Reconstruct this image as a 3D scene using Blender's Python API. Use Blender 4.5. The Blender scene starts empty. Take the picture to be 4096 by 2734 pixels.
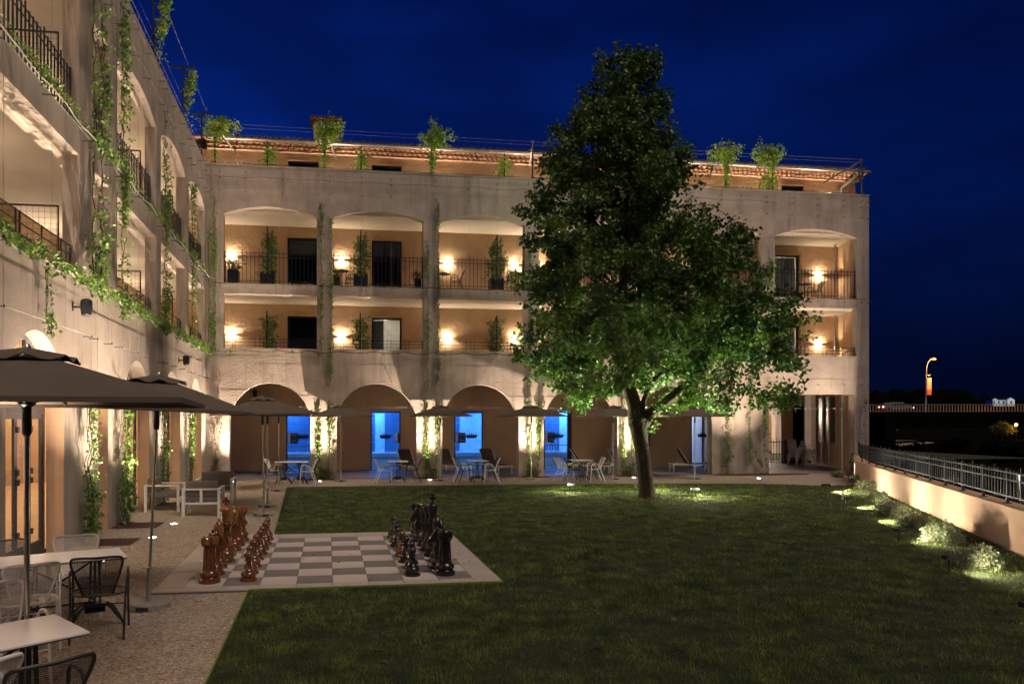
import bpy, math, random
import numpy as np
from mathutils import Vector, Matrix
random.seed(7)
rng = np.random.default_rng(7)
scene = bpy.context.scene
C = scene.collection
rad = math.radians
PI = math.pi

# ------------------------------------------------------------------ camera, sky, exposure
cam_d = bpy.data.cameras.new('camera')
cam = bpy.data.objects.new('camera', cam_d); C.objects.link(cam)
cam.location = (0, 0, 2.2)
cam.rotation_euler = (rad(90), 0, -0.1436)
cam_d.sensor_width = 36.0
cam_d.lens = 2924.85 / 4096 * 36
cam_d.shift_x = (2048 - 1733.2) / 4096
cam_d.shift_y = (1677.0 - 1367) / 4096
cam_d.clip_start = 0.05; cam_d.clip_end = 3000
scene.camera = cam

w = bpy.data.worlds.new('World'); scene.world = w; w.use_nodes = True
nt = w.node_tree; nt.nodes.clear()
def N(nt, t, **k):
    n = nt.nodes.new(t)
    for a, b in k.items():
        if a in n.inputs: n.inputs[a].default_value = b
        else: setattr(n, a, b)
    return n
out = N(nt, 'ShaderNodeOutputWorld'); bg = N(nt, 'ShaderNodeBackground')
sky = N(nt, 'ShaderNodeTexSky', sky_type='NISHITA', sun_disc=False)
sky.sun_elevation = rad(-6); sky.sun_rotation = rad(-60)
geo = N(nt, 'ShaderNodeTexCoord'); sep = N(nt, 'ShaderNodeSeparateXYZ')
nt.links.new(geo.outputs['Generated'], sep.inputs[0])
# vertical falloff of the dusk blue
ramp = N(nt, 'ShaderNodeValToRGB')
cr = ramp.color_ramp
cr.elements[0].position = 0.0; cr.elements[0].color = (0.0010, 0.0040, 0.024, 1)
cr.elements[1].position = 1.0; cr.elements[1].color = (0.0004, 0.0022, 0.042, 1)
e = cr.elements.new(0.10); e.color = (0.0012, 0.0070, 0.052, 1)
e = cr.elements.new(0.30); e.color = (0.0008, 0.0115, 0.115, 1)
e = cr.elements.new(0.55); e.color = (0.0006, 0.0065, 0.075, 1)
nt.links.new(sep.outputs['Z'], ramp.inputs[0])
# darker away from the afterglow (to the right), by world direction
mx = N(nt, 'ShaderNodeMapRange'); mx.inputs['From Min'].default_value = -0.35; mx.inputs['From Max'].default_value = 0.65
mx.inputs['To Min'].default_value = 1.25; mx.inputs['To Max'].default_value = 0.45
nt.links.new(sep.outputs['X'], mx.inputs['Value'])
cn = N(nt, 'ShaderNodeTexNoise'); cn.inputs['Scale'].default_value = 3.2; cn.inputs['Detail'].default_value = 5
mp_ = N(nt, 'ShaderNodeMapping'); mp_.inputs['Scale'].default_value = (1, 1, 2.6)
nt.links.new(geo.outputs['Generated'], mp_.inputs[0]); nt.links.new(mp_.outputs[0], cn.inputs['Vector'])
cm = N(nt, 'ShaderNodeMapRange'); cm.inputs['From Min'].default_value = 0.45; cm.inputs['From Max'].default_value = 0.75
cm.inputs['To Min'].default_value = 0.85; cm.inputs['To Max'].default_value = 1.6
nt.links.new(cn.outputs['Fac'], cm.inputs['Value'])
m1 = N(nt, 'ShaderNodeMath', operation='MULTIPLY'); nt.links.new(mx.outputs[0], m1.inputs[0]); nt.links.new(cm.outputs[0], m1.inputs[1])
vm = N(nt, 'ShaderNodeVectorMath', operation='SCALE'); nt.links.new(ramp.outputs[0], vm.inputs[0]); nt.links.new(m1.outputs[0], vm.inputs['Scale'])
vs = N(nt, 'ShaderNodeVectorMath', operation='SCALE'); nt.links.new(sky.outputs[0], vs.inputs[0]); vs.inputs['Scale'].default_value = 0.004
va = N(nt, 'ShaderNodeVectorMath', operation='ADD'); nt.links.new(vm.outputs[0], va.inputs[0]); nt.links.new(vs.outputs[0], va.inputs[1])
nt.links.new(va.outputs[0], bg.inputs['Color']); bg.inputs['Strength'].default_value = 0.32
nt.links.new(bg.outputs[0], out.inputs[0])

scene.view_settings.view_transform = 'Standard'; scene.view_settings.look = 'None'
scene.view_settings.gamma = 1; scene.view_settings.use_curve_mapping = False
scene.view_settings.exposure = 1.75
# very soft, weak warm glow of the evening (one sun lamp)
sl_ = bpy.data.lights.new('sun', 'SUN'); sl_.energy = 0.46; sl_.angle = rad(28); sl_.color = (1.0, 0.81, 0.65)
so_ = bpy.data.objects.new('sun', sl_); C.objects.link(so_)
so_.rotation_euler = Vector((-.34, .48, -.81)).to_track_quat('-Z', 'Y').to_euler()
scene.render.engine = 'CYCLES'
cy = scene.cycles
cy.use_denoising = True
try: cy.denoiser = 'OPENIMAGEDENOISE'
except Exception: pass
cy.max_bounces = 6; cy.diffuse_bounces = 4; cy.glossy_bounces = 3; cy.transmission_bounces = 4; cy.transparent_max_bounces = 12
cy.sample_clamp_indirect = 4.0; cy.caustics_reflective = False; cy.caustics_refractive = False

UP_W = 26.0       # in-ground uplights
SC_W = 21.0        # wall sconces
WARM = (1.0, 0.80, 0.56)
WARMW = (1.0, 0.79, 0.60)

# ------------------------------------------------------------------ materials
MATS = {}
def mat(name, col, rough=0.7, var=0.12, scale=4.0, bump=0.0, bscale=60.0, metal=0.0, spec=0.4, coat=0.0, col2=None, detail=6, dirt_shade=None, bdist=0.01, aniso=None):
    m = bpy.data.materials.new(name); m.use_nodes = True; MATS[name] = m
    t = m.node_tree; b = t.nodes['Principled BSDF']
    b.inputs['Roughness'].default_value = rough; b.inputs['Metallic'].default_value = metal
    b.inputs['Specular IOR Level'].default_value = spec; b.inputs['Coat Weight'].default_value = coat
    tc = N(t, 'ShaderNodeTexCoord')
    vec = tc.outputs['Object']
    if aniso:
        mpn = N(t, 'ShaderNodeMapping'); mpn.inputs['Scale'].default_value = aniso
        t.links.new(vec, mpn.inputs[0]); vec = mpn.outputs[0]
    n = N(t, 'ShaderNodeTexNoise'); n.inputs['Scale'].default_value = scale; n.inputs['Detail'].default_value = detail
    t.links.new(vec, n.inputs['Vector'])
    r = N(t, 'ShaderNodeValToRGB')
    c2 = col2 or tuple(c * (1 + var) for c in col)
    c1 = tuple(c * (1 - var) for c in col)
    r.color_ramp.elements[0].position = 0.33; r.color_ramp.elements[0].color = (*c1, 1)
    r.color_ramp.elements[1].position = 0.67; r.color_ramp.elements[1].color = (*c2, 1)
    t.links.new(n.outputs['Fac'], r.inputs[0])
    colo = r.outputs[0]
    if dirt_shade:  # streak tint, carries weathering and shade put into the colour
        dn = N(t, 'ShaderNodeTexNoise'); dn.inputs['Scale'].default_value = dirt_shade[1]; dn.inputs['Detail'].default_value = 8; dn.inputs['Roughness'].default_value = 0.65
        dm = N(t, 'ShaderNodeMapping'); dm.inputs['Scale'].default_value = dirt_shade[2]
        t.links.new(tc.outputs['Object'], dm.inputs[0]); t.links.new(dm.outputs[0], dn.inputs['Vector'])
        dr = N(t, 'ShaderNodeMapRange'); dr.inputs['From Min'].default_value = 0.52; dr.inputs['From Max'].default_value = 0.74
        dr.inputs['To Max'].default_value = dirt_shade[3]; t.links.new(dn.outputs['Fac'], dr.inputs['Value'])
        mixn = N(t, 'ShaderNodeMix', data_type='RGBA'); t.links.new(dr.outputs[0], mixn.inputs['Factor'])
        t.links.new(colo, mixn.inputs[6]); mixn.inputs[7].default_value = (*dirt_shade[0], 1); colo = mixn.outputs[2]
    t.links.new(colo, b.inputs['Base Color'])
    if bump:
        bn = N(t, 'ShaderNodeTexNoise'); bn.inputs['Scale'].default_value = bscale; bn.inputs['Detail'].default_value = 5
        t.links.new(tc.outputs['Object'], bn.inputs['Vector'])
        bp = N(t, 'ShaderNodeBump'); bp.inputs['Strength'].default_value = bump; bp.inputs['Distance'].default_value = bdist
        t.links.new(bn.outputs['Fac'], bp.inputs['Height']); t.links.new(bp.outputs[0], b.inputs['Normal'])
    return m
def emis(name, col, s):
    m = bpy.data.materials.new(name); m.use_nodes = True; MATS[name] = m
    b = m.node_tree.nodes['Principled BSDF']
    b.inputs['Base Color'].default_value = (*[min(1, c * .8) for c in col], 1)
    b.inputs['Emission Color'].default_value = (*col, 1); b.inputs['Emission Strength'].default_value = s
    return m
def glass(name, tint=(0.9, 0.95, 1.0), mixf=0.88):
    m = bpy.data.materials.new(name); m.use_nodes = True; MATS[name] = m
    t = m.node_tree; t.nodes.remove(t.nodes['Principled BSDF']); o = t.nodes['Material Output']
    tr = N(t, 'ShaderNodeBsdfTransparent'); tr.inputs[0].default_value = (*tint, 1)
    gl = N(t, 'ShaderNodeBsdfGlossy'); gl.inputs['Roughness'].default_value = 0.02
    fr = N(t, 'ShaderNodeFresnel'); fr.inputs['IOR'].default_value = 1.5
    gm = N(t, 'ShaderNodeNewGeometry'); iv = N(t, 'ShaderNodeMath', operation='SUBTRACT'); iv.inputs[0].default_value = 1; t.links.new(gm.outputs['Backfacing'], iv.inputs[1])
    mu = N(t, 'ShaderNodeMath', operation='MULTIPLY'); t.links.new(fr.outputs[0], mu.inputs[0]); t.links.new(iv.outputs[0], mu.inputs[1])
    mxn = N(t, 'ShaderNodeMixShader'); t.links.new(mu.outputs[0], mxn.inputs[0])
    t.links.new(tr.outputs[0], mxn.inputs[1]); t.links.new(gl.outputs[0], mxn.inputs[2]); t.links.new(mxn.outputs[0], o.inputs[0])
    return m
def meshmat(name, col, scale=220.0, cover=0.55):
    """perforated metal: a fine grid of holes"""
    m = mat(name, col, rough=0.45, var=0.04, spec=0.5)
    t = m.node_tree; b = t.nodes['Principled BSDF']; o = t.nodes['Material Output']
    tc = N(t, 'ShaderNodeTexCoord'); v = N(t, 'ShaderNodeTexVoronoi'); v.inputs['Scale'].default_value = scale; v.inputs['Randomness'].default_value = 0
    t.links.new(tc.outputs['Object'], v.inputs['Vector'])
    lt = N(t, 'ShaderNodeMath', operation='GREATER_THAN'); lt.inputs[1].default_value = cover
    t.links.new(v.outputs['Distance'], lt.inputs[0])
    tr = N(t, 'ShaderNodeBsdfTransparent'); mxn = N(t, 'ShaderNodeMixShader')
    t.links.new(lt.outputs[0], mxn.inputs[0]); t.links.new(tr.outputs[0], mxn.inputs[1]); t.links.new(b.outputs[0], mxn.inputs[2]); t.links.new(mxn.outputs[0], o.inputs[0])
    return m
def leafmat(name, c1, c2, scale=1.5, rough=0.45, trans=0.25):
    m = mat(name, c1, rough=rough, col2=c2, scale=scale, var=0.25, spec=0.45)
    t = m.node_tree; b = t.nodes['Principled BSDF']; o = t.nodes['Material Output']
    tl = N(t, 'ShaderNodeBsdfTranslucent'); mxn = N(t, 'ShaderNodeMixShader'); mxn.inputs[0].default_value = trans
    t.links.new(b.inputs['Base Color'].links[0].from_socket, tl.inputs[0])
    t.links.new(b.outputs[0], mxn.inputs[1]); t.links.new(tl.outputs[0], mxn.inputs[2]); t.links.new(mxn.outputs[0], o.inputs[0])
    return m
M_conc = mat('stain_shade_render', (0.39, 0.32, 0.265), 0.85, 0.14, 1.7, 0.8, 13, bdist=0.022, dirt_shade=((0.10, 0.085, 0.075), 1.6, (3.4, 3.4, 0.30), 0.5))  # vertical streaks: weather stains together with painted shadows of the vines
M_concL = mat('roughcast_render', (0.36, 0.295, 0.25), 0.88, 0.14, 1.5, 0.9, 62, bdist=0.014, dirt_shade=((0.14, 0.115, 0.09), 2.4, (3.0, 3.0, 0.15), 0.55))
M_orange = mat('ochre_plaster', (0.56, 0.385, 0.24), 0.85, 0.08, 2.2, 0.9, 9, bdist=0.03)
M_jamb = mat('orange_plaster', (0.50, 0.33, 0.21), 0.85, 0.07, 3, 0.6, 30, bdist=0.01)
M_cream = mat('cream_ceiling', (0.56, 0.48, 0.40), 0.85, 0.08, 1.0, 0.3, 30)
M_brown = mat('arcade_plaster', (0.56, 0.38, 0.235), 0.85, 0.06, 1.2, 0.3, 25)
M_pink = mat('pink_render', (0.58, 0.38, 0.28), 0.85, 0.06, 3, 0.35, 60)
M_dark = mat('dark_metal', (0.022, 0.022, 0.025), 0.4, 0.1, 10, spec=0.5)
M_anth = mat('anthracite_frame', (0.055, 0.05, 0.052), 0.45, 0.1, 10)
M_steel = mat('steel', (0.55, 0.54, 0.52), 0.28, 0.06, 20, metal=1.0)
M_wire = mat('galvanised_wire', (0.30, 0.29, 0.27), 0.75, spec=0.1)
M_zinc = mat('zinc', (0.55, 0.55, 0.56), 0.35, 0.1, 6, metal=0.9)
M_fence = mat('fence_paint', (0.024, 0.03, 0.038), 0.55, 0.1, 10)
M_white = mat('white_paint', (0.78, 0.77, 0.74), 0.5, 0.03, 8)
M_ttop = mat('tabletop_laminate', (0.74, 0.71, 0.70), 0.4, 0.02, 3)
M_tedge = mat('tabletop_edge', (0.03, 0.03, 0.03), 0.5)
M_canopy = mat('taupe_canvas', (0.12, 0.095, 0.072), 0.9, 0.07, 3, 0.3, 500, bdist=0.002)
M_concb = mat('cast_concrete', (0.26, 0.245, 0.215), 0.85, 0.15, 14, 0.5, 60)
M_soil = mat('mulch', (0.085, 0.042, 0.026), 0.95, 0.5, 40, 1.0, 90, bdist=0.03)
M_tile_l = mat('pale_paver', (0.55, 0.49, 0.45), 0.62, 0.08, 2.5, 0.15, 120, bdist=0.002)
M_tile_d = mat('grey_paver', (0.20, 0.185, 0.17), 0.62, 0.10, 2.5, 0.15, 120, bdist=0.002)
M_tile_b = mat('border_paver', (0.44, 0.385, 0.345), 0.65, 0.08, 2.5, 0.15, 120, bdist=0.002)
M_terra = mat('terracotta', (0.52, 0.32, 0.22), 0.85, 0.25, 9, 0.4, 60)
M_roof = mat('roof_clay', (0.40, 0.21, 0.13), 0.9, 0.3, 6, 0.4, 60)
M_mortar = mat('eave_mortar', (0.36, 0.23, 0.165), 0.9, 0.1, 9)
M_wood = mat('varnished_brown_wood', (0.115, 0.040, 0.011), 0.2, 0.45, 5, coat=0.8, aniso=(6, 6, 1))
M_wood2 = mat('varnished_pale_wood', (0.24, 0.10, 0.026), 0.25, 0.35, 5, coat=0.8, aniso=(6, 6, 1))
M_black = mat('varnished_black_wood', (0.012, 0.009, 0.008), 0.3, 0.2, 6, coat=0.45)
M_bark = mat('bark', (0.085, 0.06, 0.04), 0.95, 0.35, 8, 1.0, 30, bdist=0.05, aniso=(3, 3, 0.7))
M_leaf = leafmat('tree_leaves', (0.042, 0.120, 0.020), (0.145, 0.235, 0.042), 0.8)
M_vine = leafmat('vine_leaves', (0.05, 0.14, 0.025), (0.24, 0.36, 0.08), 5.0, 0.35)
M_vined = leafmat('dry_vine_leaves', (0.06, 0.075, 0.03), (0.15, 0.14, 0.07), 6.0, 0.5)
M_fern = leafmat('wisteria_leaves', (0.12, 0.28, 0.03), (0.38, 0.50, 0.08), 3.0)
M_stem = mat('vine_stem', (0.10, 0.07, 0.045), 0.9)
M_shrub = leafmat('grey_green_foliage', (0.20, 0.235, 0.12), (0.40, 0.43, 0.27), 6.0, 0.6, 0.15)
M_grass = leafmat('grass_blades', (0.034, 0.075, 0.012), (0.27, 0.34, 0.075), 2.6, 0.6, 0.3)
M_cush = mat('taupe_cushion', (0.17, 0.14, 0.12), 0.9, 0.05, 6, 0.3, 300, bdist=0.002)
M_sling = mat('brown_sling', (0.06, 0.045, 0.04), 0.7, 0.1, 20)
M_slab = mat('arcade_paving', (0.20, 0.18, 0.165), 0.5, 0.08, 2)
M_pot = mat('black_planter', (0.02, 0.02, 0.021), 0.45)
M_glass = glass('clear_glass'); M_glass2 = glass('tinted_glass', (.8, .85, .9)); M_glass2.node_tree.nodes['Fresnel'].inputs['IOR'].default_value = 1.18
M_wmesh = meshmat('white_mesh', (0.72, 0.70, 0.66), 140, 0.46)
M_bmesh = meshmat('black_mesh', (0.02, 0.02, 0.022), 140, 0.44)
M_ptile = mat('blue_pool_tile', (0.10, 0.16, 0.24), 0.25, 0.12, 2.0)
M_grout = mat('pale_grout', (0.6, 0.65, 0.7), 0.7)
M_pstone = mat('pool_stone', (0.55, 0.55, 0.54), 0.6, 0.04, 2)
M_curt = mat('sheer_curtain', (0.62, 0.58, 0.52), 0.9)
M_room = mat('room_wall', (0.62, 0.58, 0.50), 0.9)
M_lamp = emis('lamp_glow_warm', (1.0, 0.80, 0.55), 6.0)
M_shade = emis('frosted_shade', (1.0, 0.85, 0.65), 0.35)
M_disc = emis('uplight_lens', (1.0, 0.95, 0.88), 18.0)
M_sod = emis('sodium_lamp', (1.0, 0.30, 0.03), 1.6)
M_sodlow = emis('park_lamp', (1.0, 0.45, 0.06), 14.0)
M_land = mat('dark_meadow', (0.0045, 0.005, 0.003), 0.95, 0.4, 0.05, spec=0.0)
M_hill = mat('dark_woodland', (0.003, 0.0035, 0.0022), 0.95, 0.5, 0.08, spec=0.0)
M_path = mat('sandy_path', (0.24, 0.20, 0.15), 0.9)
M_bluebanner = mat('poster_paper', (0.5, 0.45, 0.4), 0.8)
# gravel: stones with their own tint and relief
def gravelmat():
    m = mat('gravel', (0.43, 0.36, 0.285), 0.9, 0.06, 1.2)
    t = m.node_tree; b = t.nodes['Principled BSDF']
    tc = N(t, 'ShaderNodeTexCoord')
    v = N(t, 'ShaderNodeTexVoronoi'); v.inputs['Scale'].default_value = 62; t.links.new(tc.outputs['Object'], v.inputs['Vector'])
    v2 = N(t, 'ShaderNodeTexVoronoi'); v2.inputs['Scale'].default_value = 24; t.links.new(tc.outputs['Object'], v2.inputs['Vector'])
    base = b.inputs['Base Color'].links[0].from_socket
    sp = N(t, 'ShaderNodeSeparateColor'); t.links.new(v.outputs['Color'], sp.inputs[0])
    mr = N(t, 'ShaderNodeMapRange'); mr.inputs['To Min'].default_value = 0.5; mr.inputs['To Max'].default_value = 1.45; t.links.new(sp.outputs[0], mr.inputs['Value'])
    sp2 = N(t, 'ShaderNodeSeparateColor'); t.links.new(v2.outputs['Color'], sp2.inputs[0])
    mr2 = N(t, 'ShaderNodeMapRange'); mr2.inputs['To Min'].default_value = 0.8; mr2.inputs['To Max'].default_value = 1.15; t.links.new(sp2.outputs[0], mr2.inputs['Value'])
    mm = N(t, 'ShaderNodeMath', operation='MULTIPLY'); t.links.new(mr.outputs[0], mm.inputs[0]); t.links.new(mr2.outputs[0], mm.inputs[1])
    sc = N(t, 'ShaderNodeVectorMath', operation='SCALE'); t.links.new(base, sc.inputs[0]); t.links.new(mm.outputs[0], sc.inputs['Scale'])
    t.links.new(sc.outputs[0], b.inputs['Base Color'])
    bp = N(t, 'ShaderNodeBump'); bp.inputs['Strength'].default_value = 1.0; bp.inputs['Distance'].default_value = 0.02; bp.invert = True
    t.links.new(v.outputs['Distance'], bp.inputs['Height']); t.links.new(bp.outputs[0], b.inputs['Normal'])
    return m
M_gravel = gravelmat()
M_pane = mat('dark_pane', (0.012, 0.011, 0.010), 0.5, spec=0.15)
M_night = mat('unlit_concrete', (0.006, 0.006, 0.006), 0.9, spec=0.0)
M_lawn = mat('lawn_soil', (0.020, 0.030, 0.009), 0.95, 0.35, 3.0, 1.0, 50, bdist=0.03)

# ------------------------------------------------------------------ mesh helpers
class MB:
    def __init__(s): s.v = []; s.f = []; s.n = 0
    def add(s, vs, fs):
        k = len(s.v); s.v += [tuple(p) for p in vs]; s.f += [tuple(i + k for i in f) for f in fs]; return s
    def box(s, x0, x1, y0, y1, z0, z1, mp=None):
        P = [(x, y, z) for z in (z0, z1) for y in (y0, y1) for x in (x0, x1)]
        if mp: P = [mp(*p) for p in P]
        return s.add(P, [(0, 2, 3, 1), (4, 5, 7, 6), (0, 1, 5, 4), (2, 6, 7, 3), (0, 4, 6, 2), (1, 3, 7, 5)])
    def bar(s, a, b, w_, h_=None, up=(0, 0, 1)):
        """rectangular bar from a to b"""
        a = Vector(a); b = Vector(b); d = (b - a).normalized(); u = Vector(up)
        if abs(d.dot(u)) > 0.95: u = Vector((1, 0, 0))
        r = d.cross(u).normalized(); u = r.cross(d).normalized(); h_ = h_ or w_
        P = [q + r * i * w_ / 2 + u * j * h_ / 2 for q in (a, b) for j in (-1, 1) for i in (-1, 1)]
        return s.add(P, [(0, 2, 3, 1), (4, 5, 7, 6), (0, 1, 5, 4), (2, 6, 7, 3), (0, 4, 6, 2), (1, 3, 7, 5)])
    def tube(s, pts, r, n=8, caps=True, closed=False):
        pts = [Vector(p) for p in pts]; L = len(pts); k = len(s.v)
        rr = r if hasattr(r, '__len__') else [r] * L
        prev = None
        for i, p in enumerate(pts):
            d = (pts[(i + 1) % L] - pts[i - 1]) if closed else (pts[min(i + 1, L - 1)] - pts[max(i - 1, 0)])
            d.normalize()
            if prev is None:
                u = Vector((0, 0, 1)) if abs(d.z) < 0.9 else Vector((1, 0, 0))
                x = d.cross(u).normalized()
            else: x = (prev - d * prev.dot(d)).normalized()
            prev = x; y = d.cross(x)
            for j in range(n):
                a = 2 * PI * j / n; s.v.append(tuple(p + (x * math.cos(a) + y * math.sin(a)) * rr[i]))
        R = L if closed else L - 1
        for i in range(R):
            for j in range(n):
                a = k + i * n + j; b = k + i * n + (j + 1) % n; c = k + ((i + 1) % L) * n + (j + 1) % n; d = k + ((i + 1) % L) * n + j
                s.f.append((a, b, c, d))
        if caps and not closed:
            s.f.append(tuple(k + j for j in reversed(range(n)))); s.f.append(tuple(k + (L - 1) * n + j for j in range(n)))
        return s
    def lathe(s, prof, n=24, c=(0, 0, 0)):
        k = len(s.v)
        for (r, z) in prof:
            for j in range(n):
                a = 2 * PI * j / n; s.v.append((c[0] + r * math.cos(a), c[1] + r * math.sin(a), c[2] + z))
        for i in range(len(prof) - 1):
            for j in range(n):
                a = k + i * n + j; b = k + i * n + (j + 1) % n
                s.f.append((a, b, b + n, a + n))
        s.f.append(tuple(k + j for j in reversed(range(n)))); s.f.append(tuple(k + (len(prof) - 1) * n + j for j in range(n)))
        return s
    def prism(s, poly, fn0, fn1):
        """poly 2D, fn0/fn1 map (a,b)->xyz for the two faces"""
        n = len(poly); P = [fn0(*p) for p in poly] + [fn1(*p) for p in poly]
        fs = [tuple(range(n)), tuple(range(2 * n - 1, n - 1, -1))] + [(i, i + n, (i + 1) % n + n, (i + 1) % n) for i in range(n)]
        return s.add(P, fs)
    def build(s, name, m, parent=None, smooth=False, bevel=0, share=None):
        me = bpy.data.meshes.new(name)
        me.from_pydata(s.v, [], s.f)
        me.materials.append(m)
        if smooth: me.polygons.foreach_set('use_smooth', [True] * len(me.polygons))
        o = bpy.data.objects.new(name, me); C.objects.link(o)
        if parent is not None:
            o.parent = parent
            if parent.type == 'EMPTY' and parent.get('_w'): o.location = -Vector(parent.location)
        if bevel:
            b = o.modifiers.new('bevel', 'BEVEL'); b.width = bevel; b.segments = 2; b.limit_method = 'ANGLE'
        if smooth:
            try: me.set_sharp_from_angle(angle=rad(40))
            except Exception: pass
        return o
def big(name, V, F, m, parent=None, smooth=False):
    """numpy mesh: V (n,3), F (k,3 or 4)"""
    me = bpy.data.meshes.new(name); V = np.asarray(V, np.float32); F = np.asarray(F, np.int32); k = F.shape[1]
    me.vertices.add(len(V)); me.vertices.foreach_set('co', V.ravel())
    me.loops.add(F.size); me.loops.foreach_set('vertex_index', F.ravel())
    me.polygons.add(len(F)); me.polygons.foreach_set('loop_start', np.arange(0, F.size, k, dtype=np.int32))
    me.polygons.foreach_set('loop_total', np.full(len(F), k, np.int32))
    me.update(calc_edges=True); me.materials.append(m)
    o = bpy.data.objects.new(name, me); C.objects.link(o)
    if parent is not None:
        o.parent = parent
        if parent.type == 'EMPTY' and parent.get('_w'): o.location = -Vector(parent.location)
    return o
def tag(o, label=None, cat=None, group=None, kind=None):
    if label: o['label'] = label
    if cat: o['category'] = cat
    if group: o['group'] = group
    if kind: o['kind'] = kind
    return o
def thing(name, label, cat, loc=(0, 0, 0), rz=0, group=None, world=False):
    o = bpy.data.objects.new(name, None); C.objects.link(o); o.location = loc; o.rotation_euler = (0, 0, rz)
    o.empty_display_size = 0.1
    if world: o['_w'] = 1
    return tag(o, label, cat, group)
def inst(src, name, parent, loc=(0, 0, 0), rot=(0, 0, 0), scale=None):
    """object sharing src's mesh, placed in parent's space (world-built parents)"""
    o = bpy.data.objects.new(name, src.data); C.objects.link(o); o.parent = parent
    off = -Vector(parent.location) if (parent is not None and parent.type == 'EMPTY' and parent.get('_w')) else Vector((0, 0, 0))
    o.location = Vector(loc) + off; o.rotation_euler = rot
    if scale: o.scale = scale
    return o
def dup(root, loc, rz=0, label=None, group=None, scale=None):
    r = root.copy(); C.objects.link(r); r.location = loc; r.rotation_euler = (0, 0, rz)
    if label: r['label'] = label
    if group: r['group'] = group
    if scale: r.scale = scale
    def rec(a, b):
        for ch in list(a.children):
            c = ch.copy(); C.objects.link(c); c.parent = b; rec(ch, c)
    rec(root, r)
    return r
class Proto:
    """builds a kind once; the first place() moves the original, later ones copy it"""
    def __init__(s, root): s.root = root; s.used = False
    def place(s, loc, rz, label, group=None, scale=None):
        if s.used: return dup(s.root, loc, rz, label, group, scale)
        s.used = True; r = s.root; r.location = loc; r.rotation_euler = (0, 0, rz); r['label'] = label
        if group: r['group'] = group
        if scale: r.scale = scale
        return r
ORD = ['first', 'second', 'third', 'fourth', 'fifth', 'sixth', 'seventh', 'eighth', 'ninth', 'tenth', 'eleventh', 'twelfth']
def light(name, kind, loc, W, col, r=0.03, rot=None, size=None, blend=0.5, aim=None):
    l = bpy.data.lights.new(name, kind); l.energy = W; l.color = col
    if kind in ('POINT', 'SPOT'): l.shadow_soft_size = r
    if kind == 'SPOT': l.spot_size = rad(size); l.spot_blend = blend
    if kind == 'AREA':
        l.shape = 'RECTANGLE'; l.size = size[0]; l.size_y = size[1]
    o = bpy.data.objects.new(name, l); C.objects.link(o); o.location = loc
    if aim is not None: o.rotation_euler = (Vector(aim) - Vector(loc)).to_track_quat('-Z', 'Y').to_euler()
    elif rot: o.rotation_euler = rot
    return o

# ------------------------------------------------------------------ walls with openings
YF = 27.3; XW = -4.35
def mpF(u, d, z): return (u, YF + d, z)
def mpW(u, d, z): return (XW - d, u, z)
def arch_wall(mb, u0, u1, z0, z1, ops, t, mp, n=28):
    cur = u0
    def bx(a, b, c, d):
        if b - a > 1e-4 and d - c > 1e-4: mb.box(a, b, 0, t, c, d, mp=mp)
    for (a, b, sill, spring, rise) in ops:
        bx(cur, a, z0, z1); bx(a, b, z0, sill)
        if rise == 0: bx(a, b, spring, z1)
        else:
            c = (a + b) / 2; r = (b - a) / 2; pts = []
            R = (r * r + rise * rise) / (2 * rise)
            for k in range(n + 1):
                u = c - r * math.cos(PI * k / n) if rise > r * 0.6 else a + (b - a) * k / n
                if rise > r * 0.6: z = spring + rise * math.sin(PI * k / n)
                else: z = spring + rise - (R - math.sqrt(max(0, R * R - (u - c) ** 2)))
                pts.append((u, z))
            V = []; F = []
            for (u, z) in pts: V += [mp(u, 0, z), mp(u, 0, z1), mp(u, t, z), mp(u, t, z1)]
            for k in range(n):
                i = 4 * k; j = i + 4
                F += [(i, j, j + 1, i + 1), (i + 2, i + 3, j + 3, j + 2), (i, i + 2, j + 2, j), (i + 1, j + 1, j + 3, i + 3)]
            mb.add(V, F)
        cur = b
    bx(cur, u1, z0, z1)
    return mb

rear = thing('hotel_building', 'long four storey rear wing with round arches below, balconies above and tiled roof', 'building', (8.9, 30, 0), world=True)
left = thing('hotel_building', 'left wing in close view with leafy balconies over arched glass doors', 'building', (-6.5, 16, 0), world=True)

archL0 = [(-3.53, -0.63, 0, 2.08, 1.46), (0.34, 3.31, 0, 2.06, 1.48), (4.29, 7.26, 0, 2.04, 1.48), (8.26, 11.23, 0, 2.03, 1.49), (11.98, 15.19, 0, 1.98, 1.55), (17.65, 21.46, 0, 3.23, 0)]
baysX = [(-3.73, -0.39), (0.18, 3.57), (4.12, 7.5), (8.07, 11.4), (11.97, 15.2), (15.75, 17.35), (17.91, 21.57)]
arch_wall(MB(), 0, 0, 0, 0, [], 1, mpF)
mb = MB(); arch_wall(mb, XW, 22.12, -0.3, 4.8, archL0, 0.36, mpF); mb.build('wall', M_conc, rear)['label'] = 'pale ground storey wall with round arches'
mb = MB(); arch_wall(mb, XW, 22.12, 4.8, 7.16, [(a, b, 4.8, 6.77, 0) for a, b in baysX], 0.30, mpF); mb.build('wall', M_conc, rear)
mb = MB(); arch_wall(mb, XW, 22.12, 7.16, 11.42, [(a, b, 7.16, 9.65, 0.32 if b - a > 2 else 0.12) for a, b in baysX], 0.30, mpF); mb.build('wall', M_conc, rear)
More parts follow.
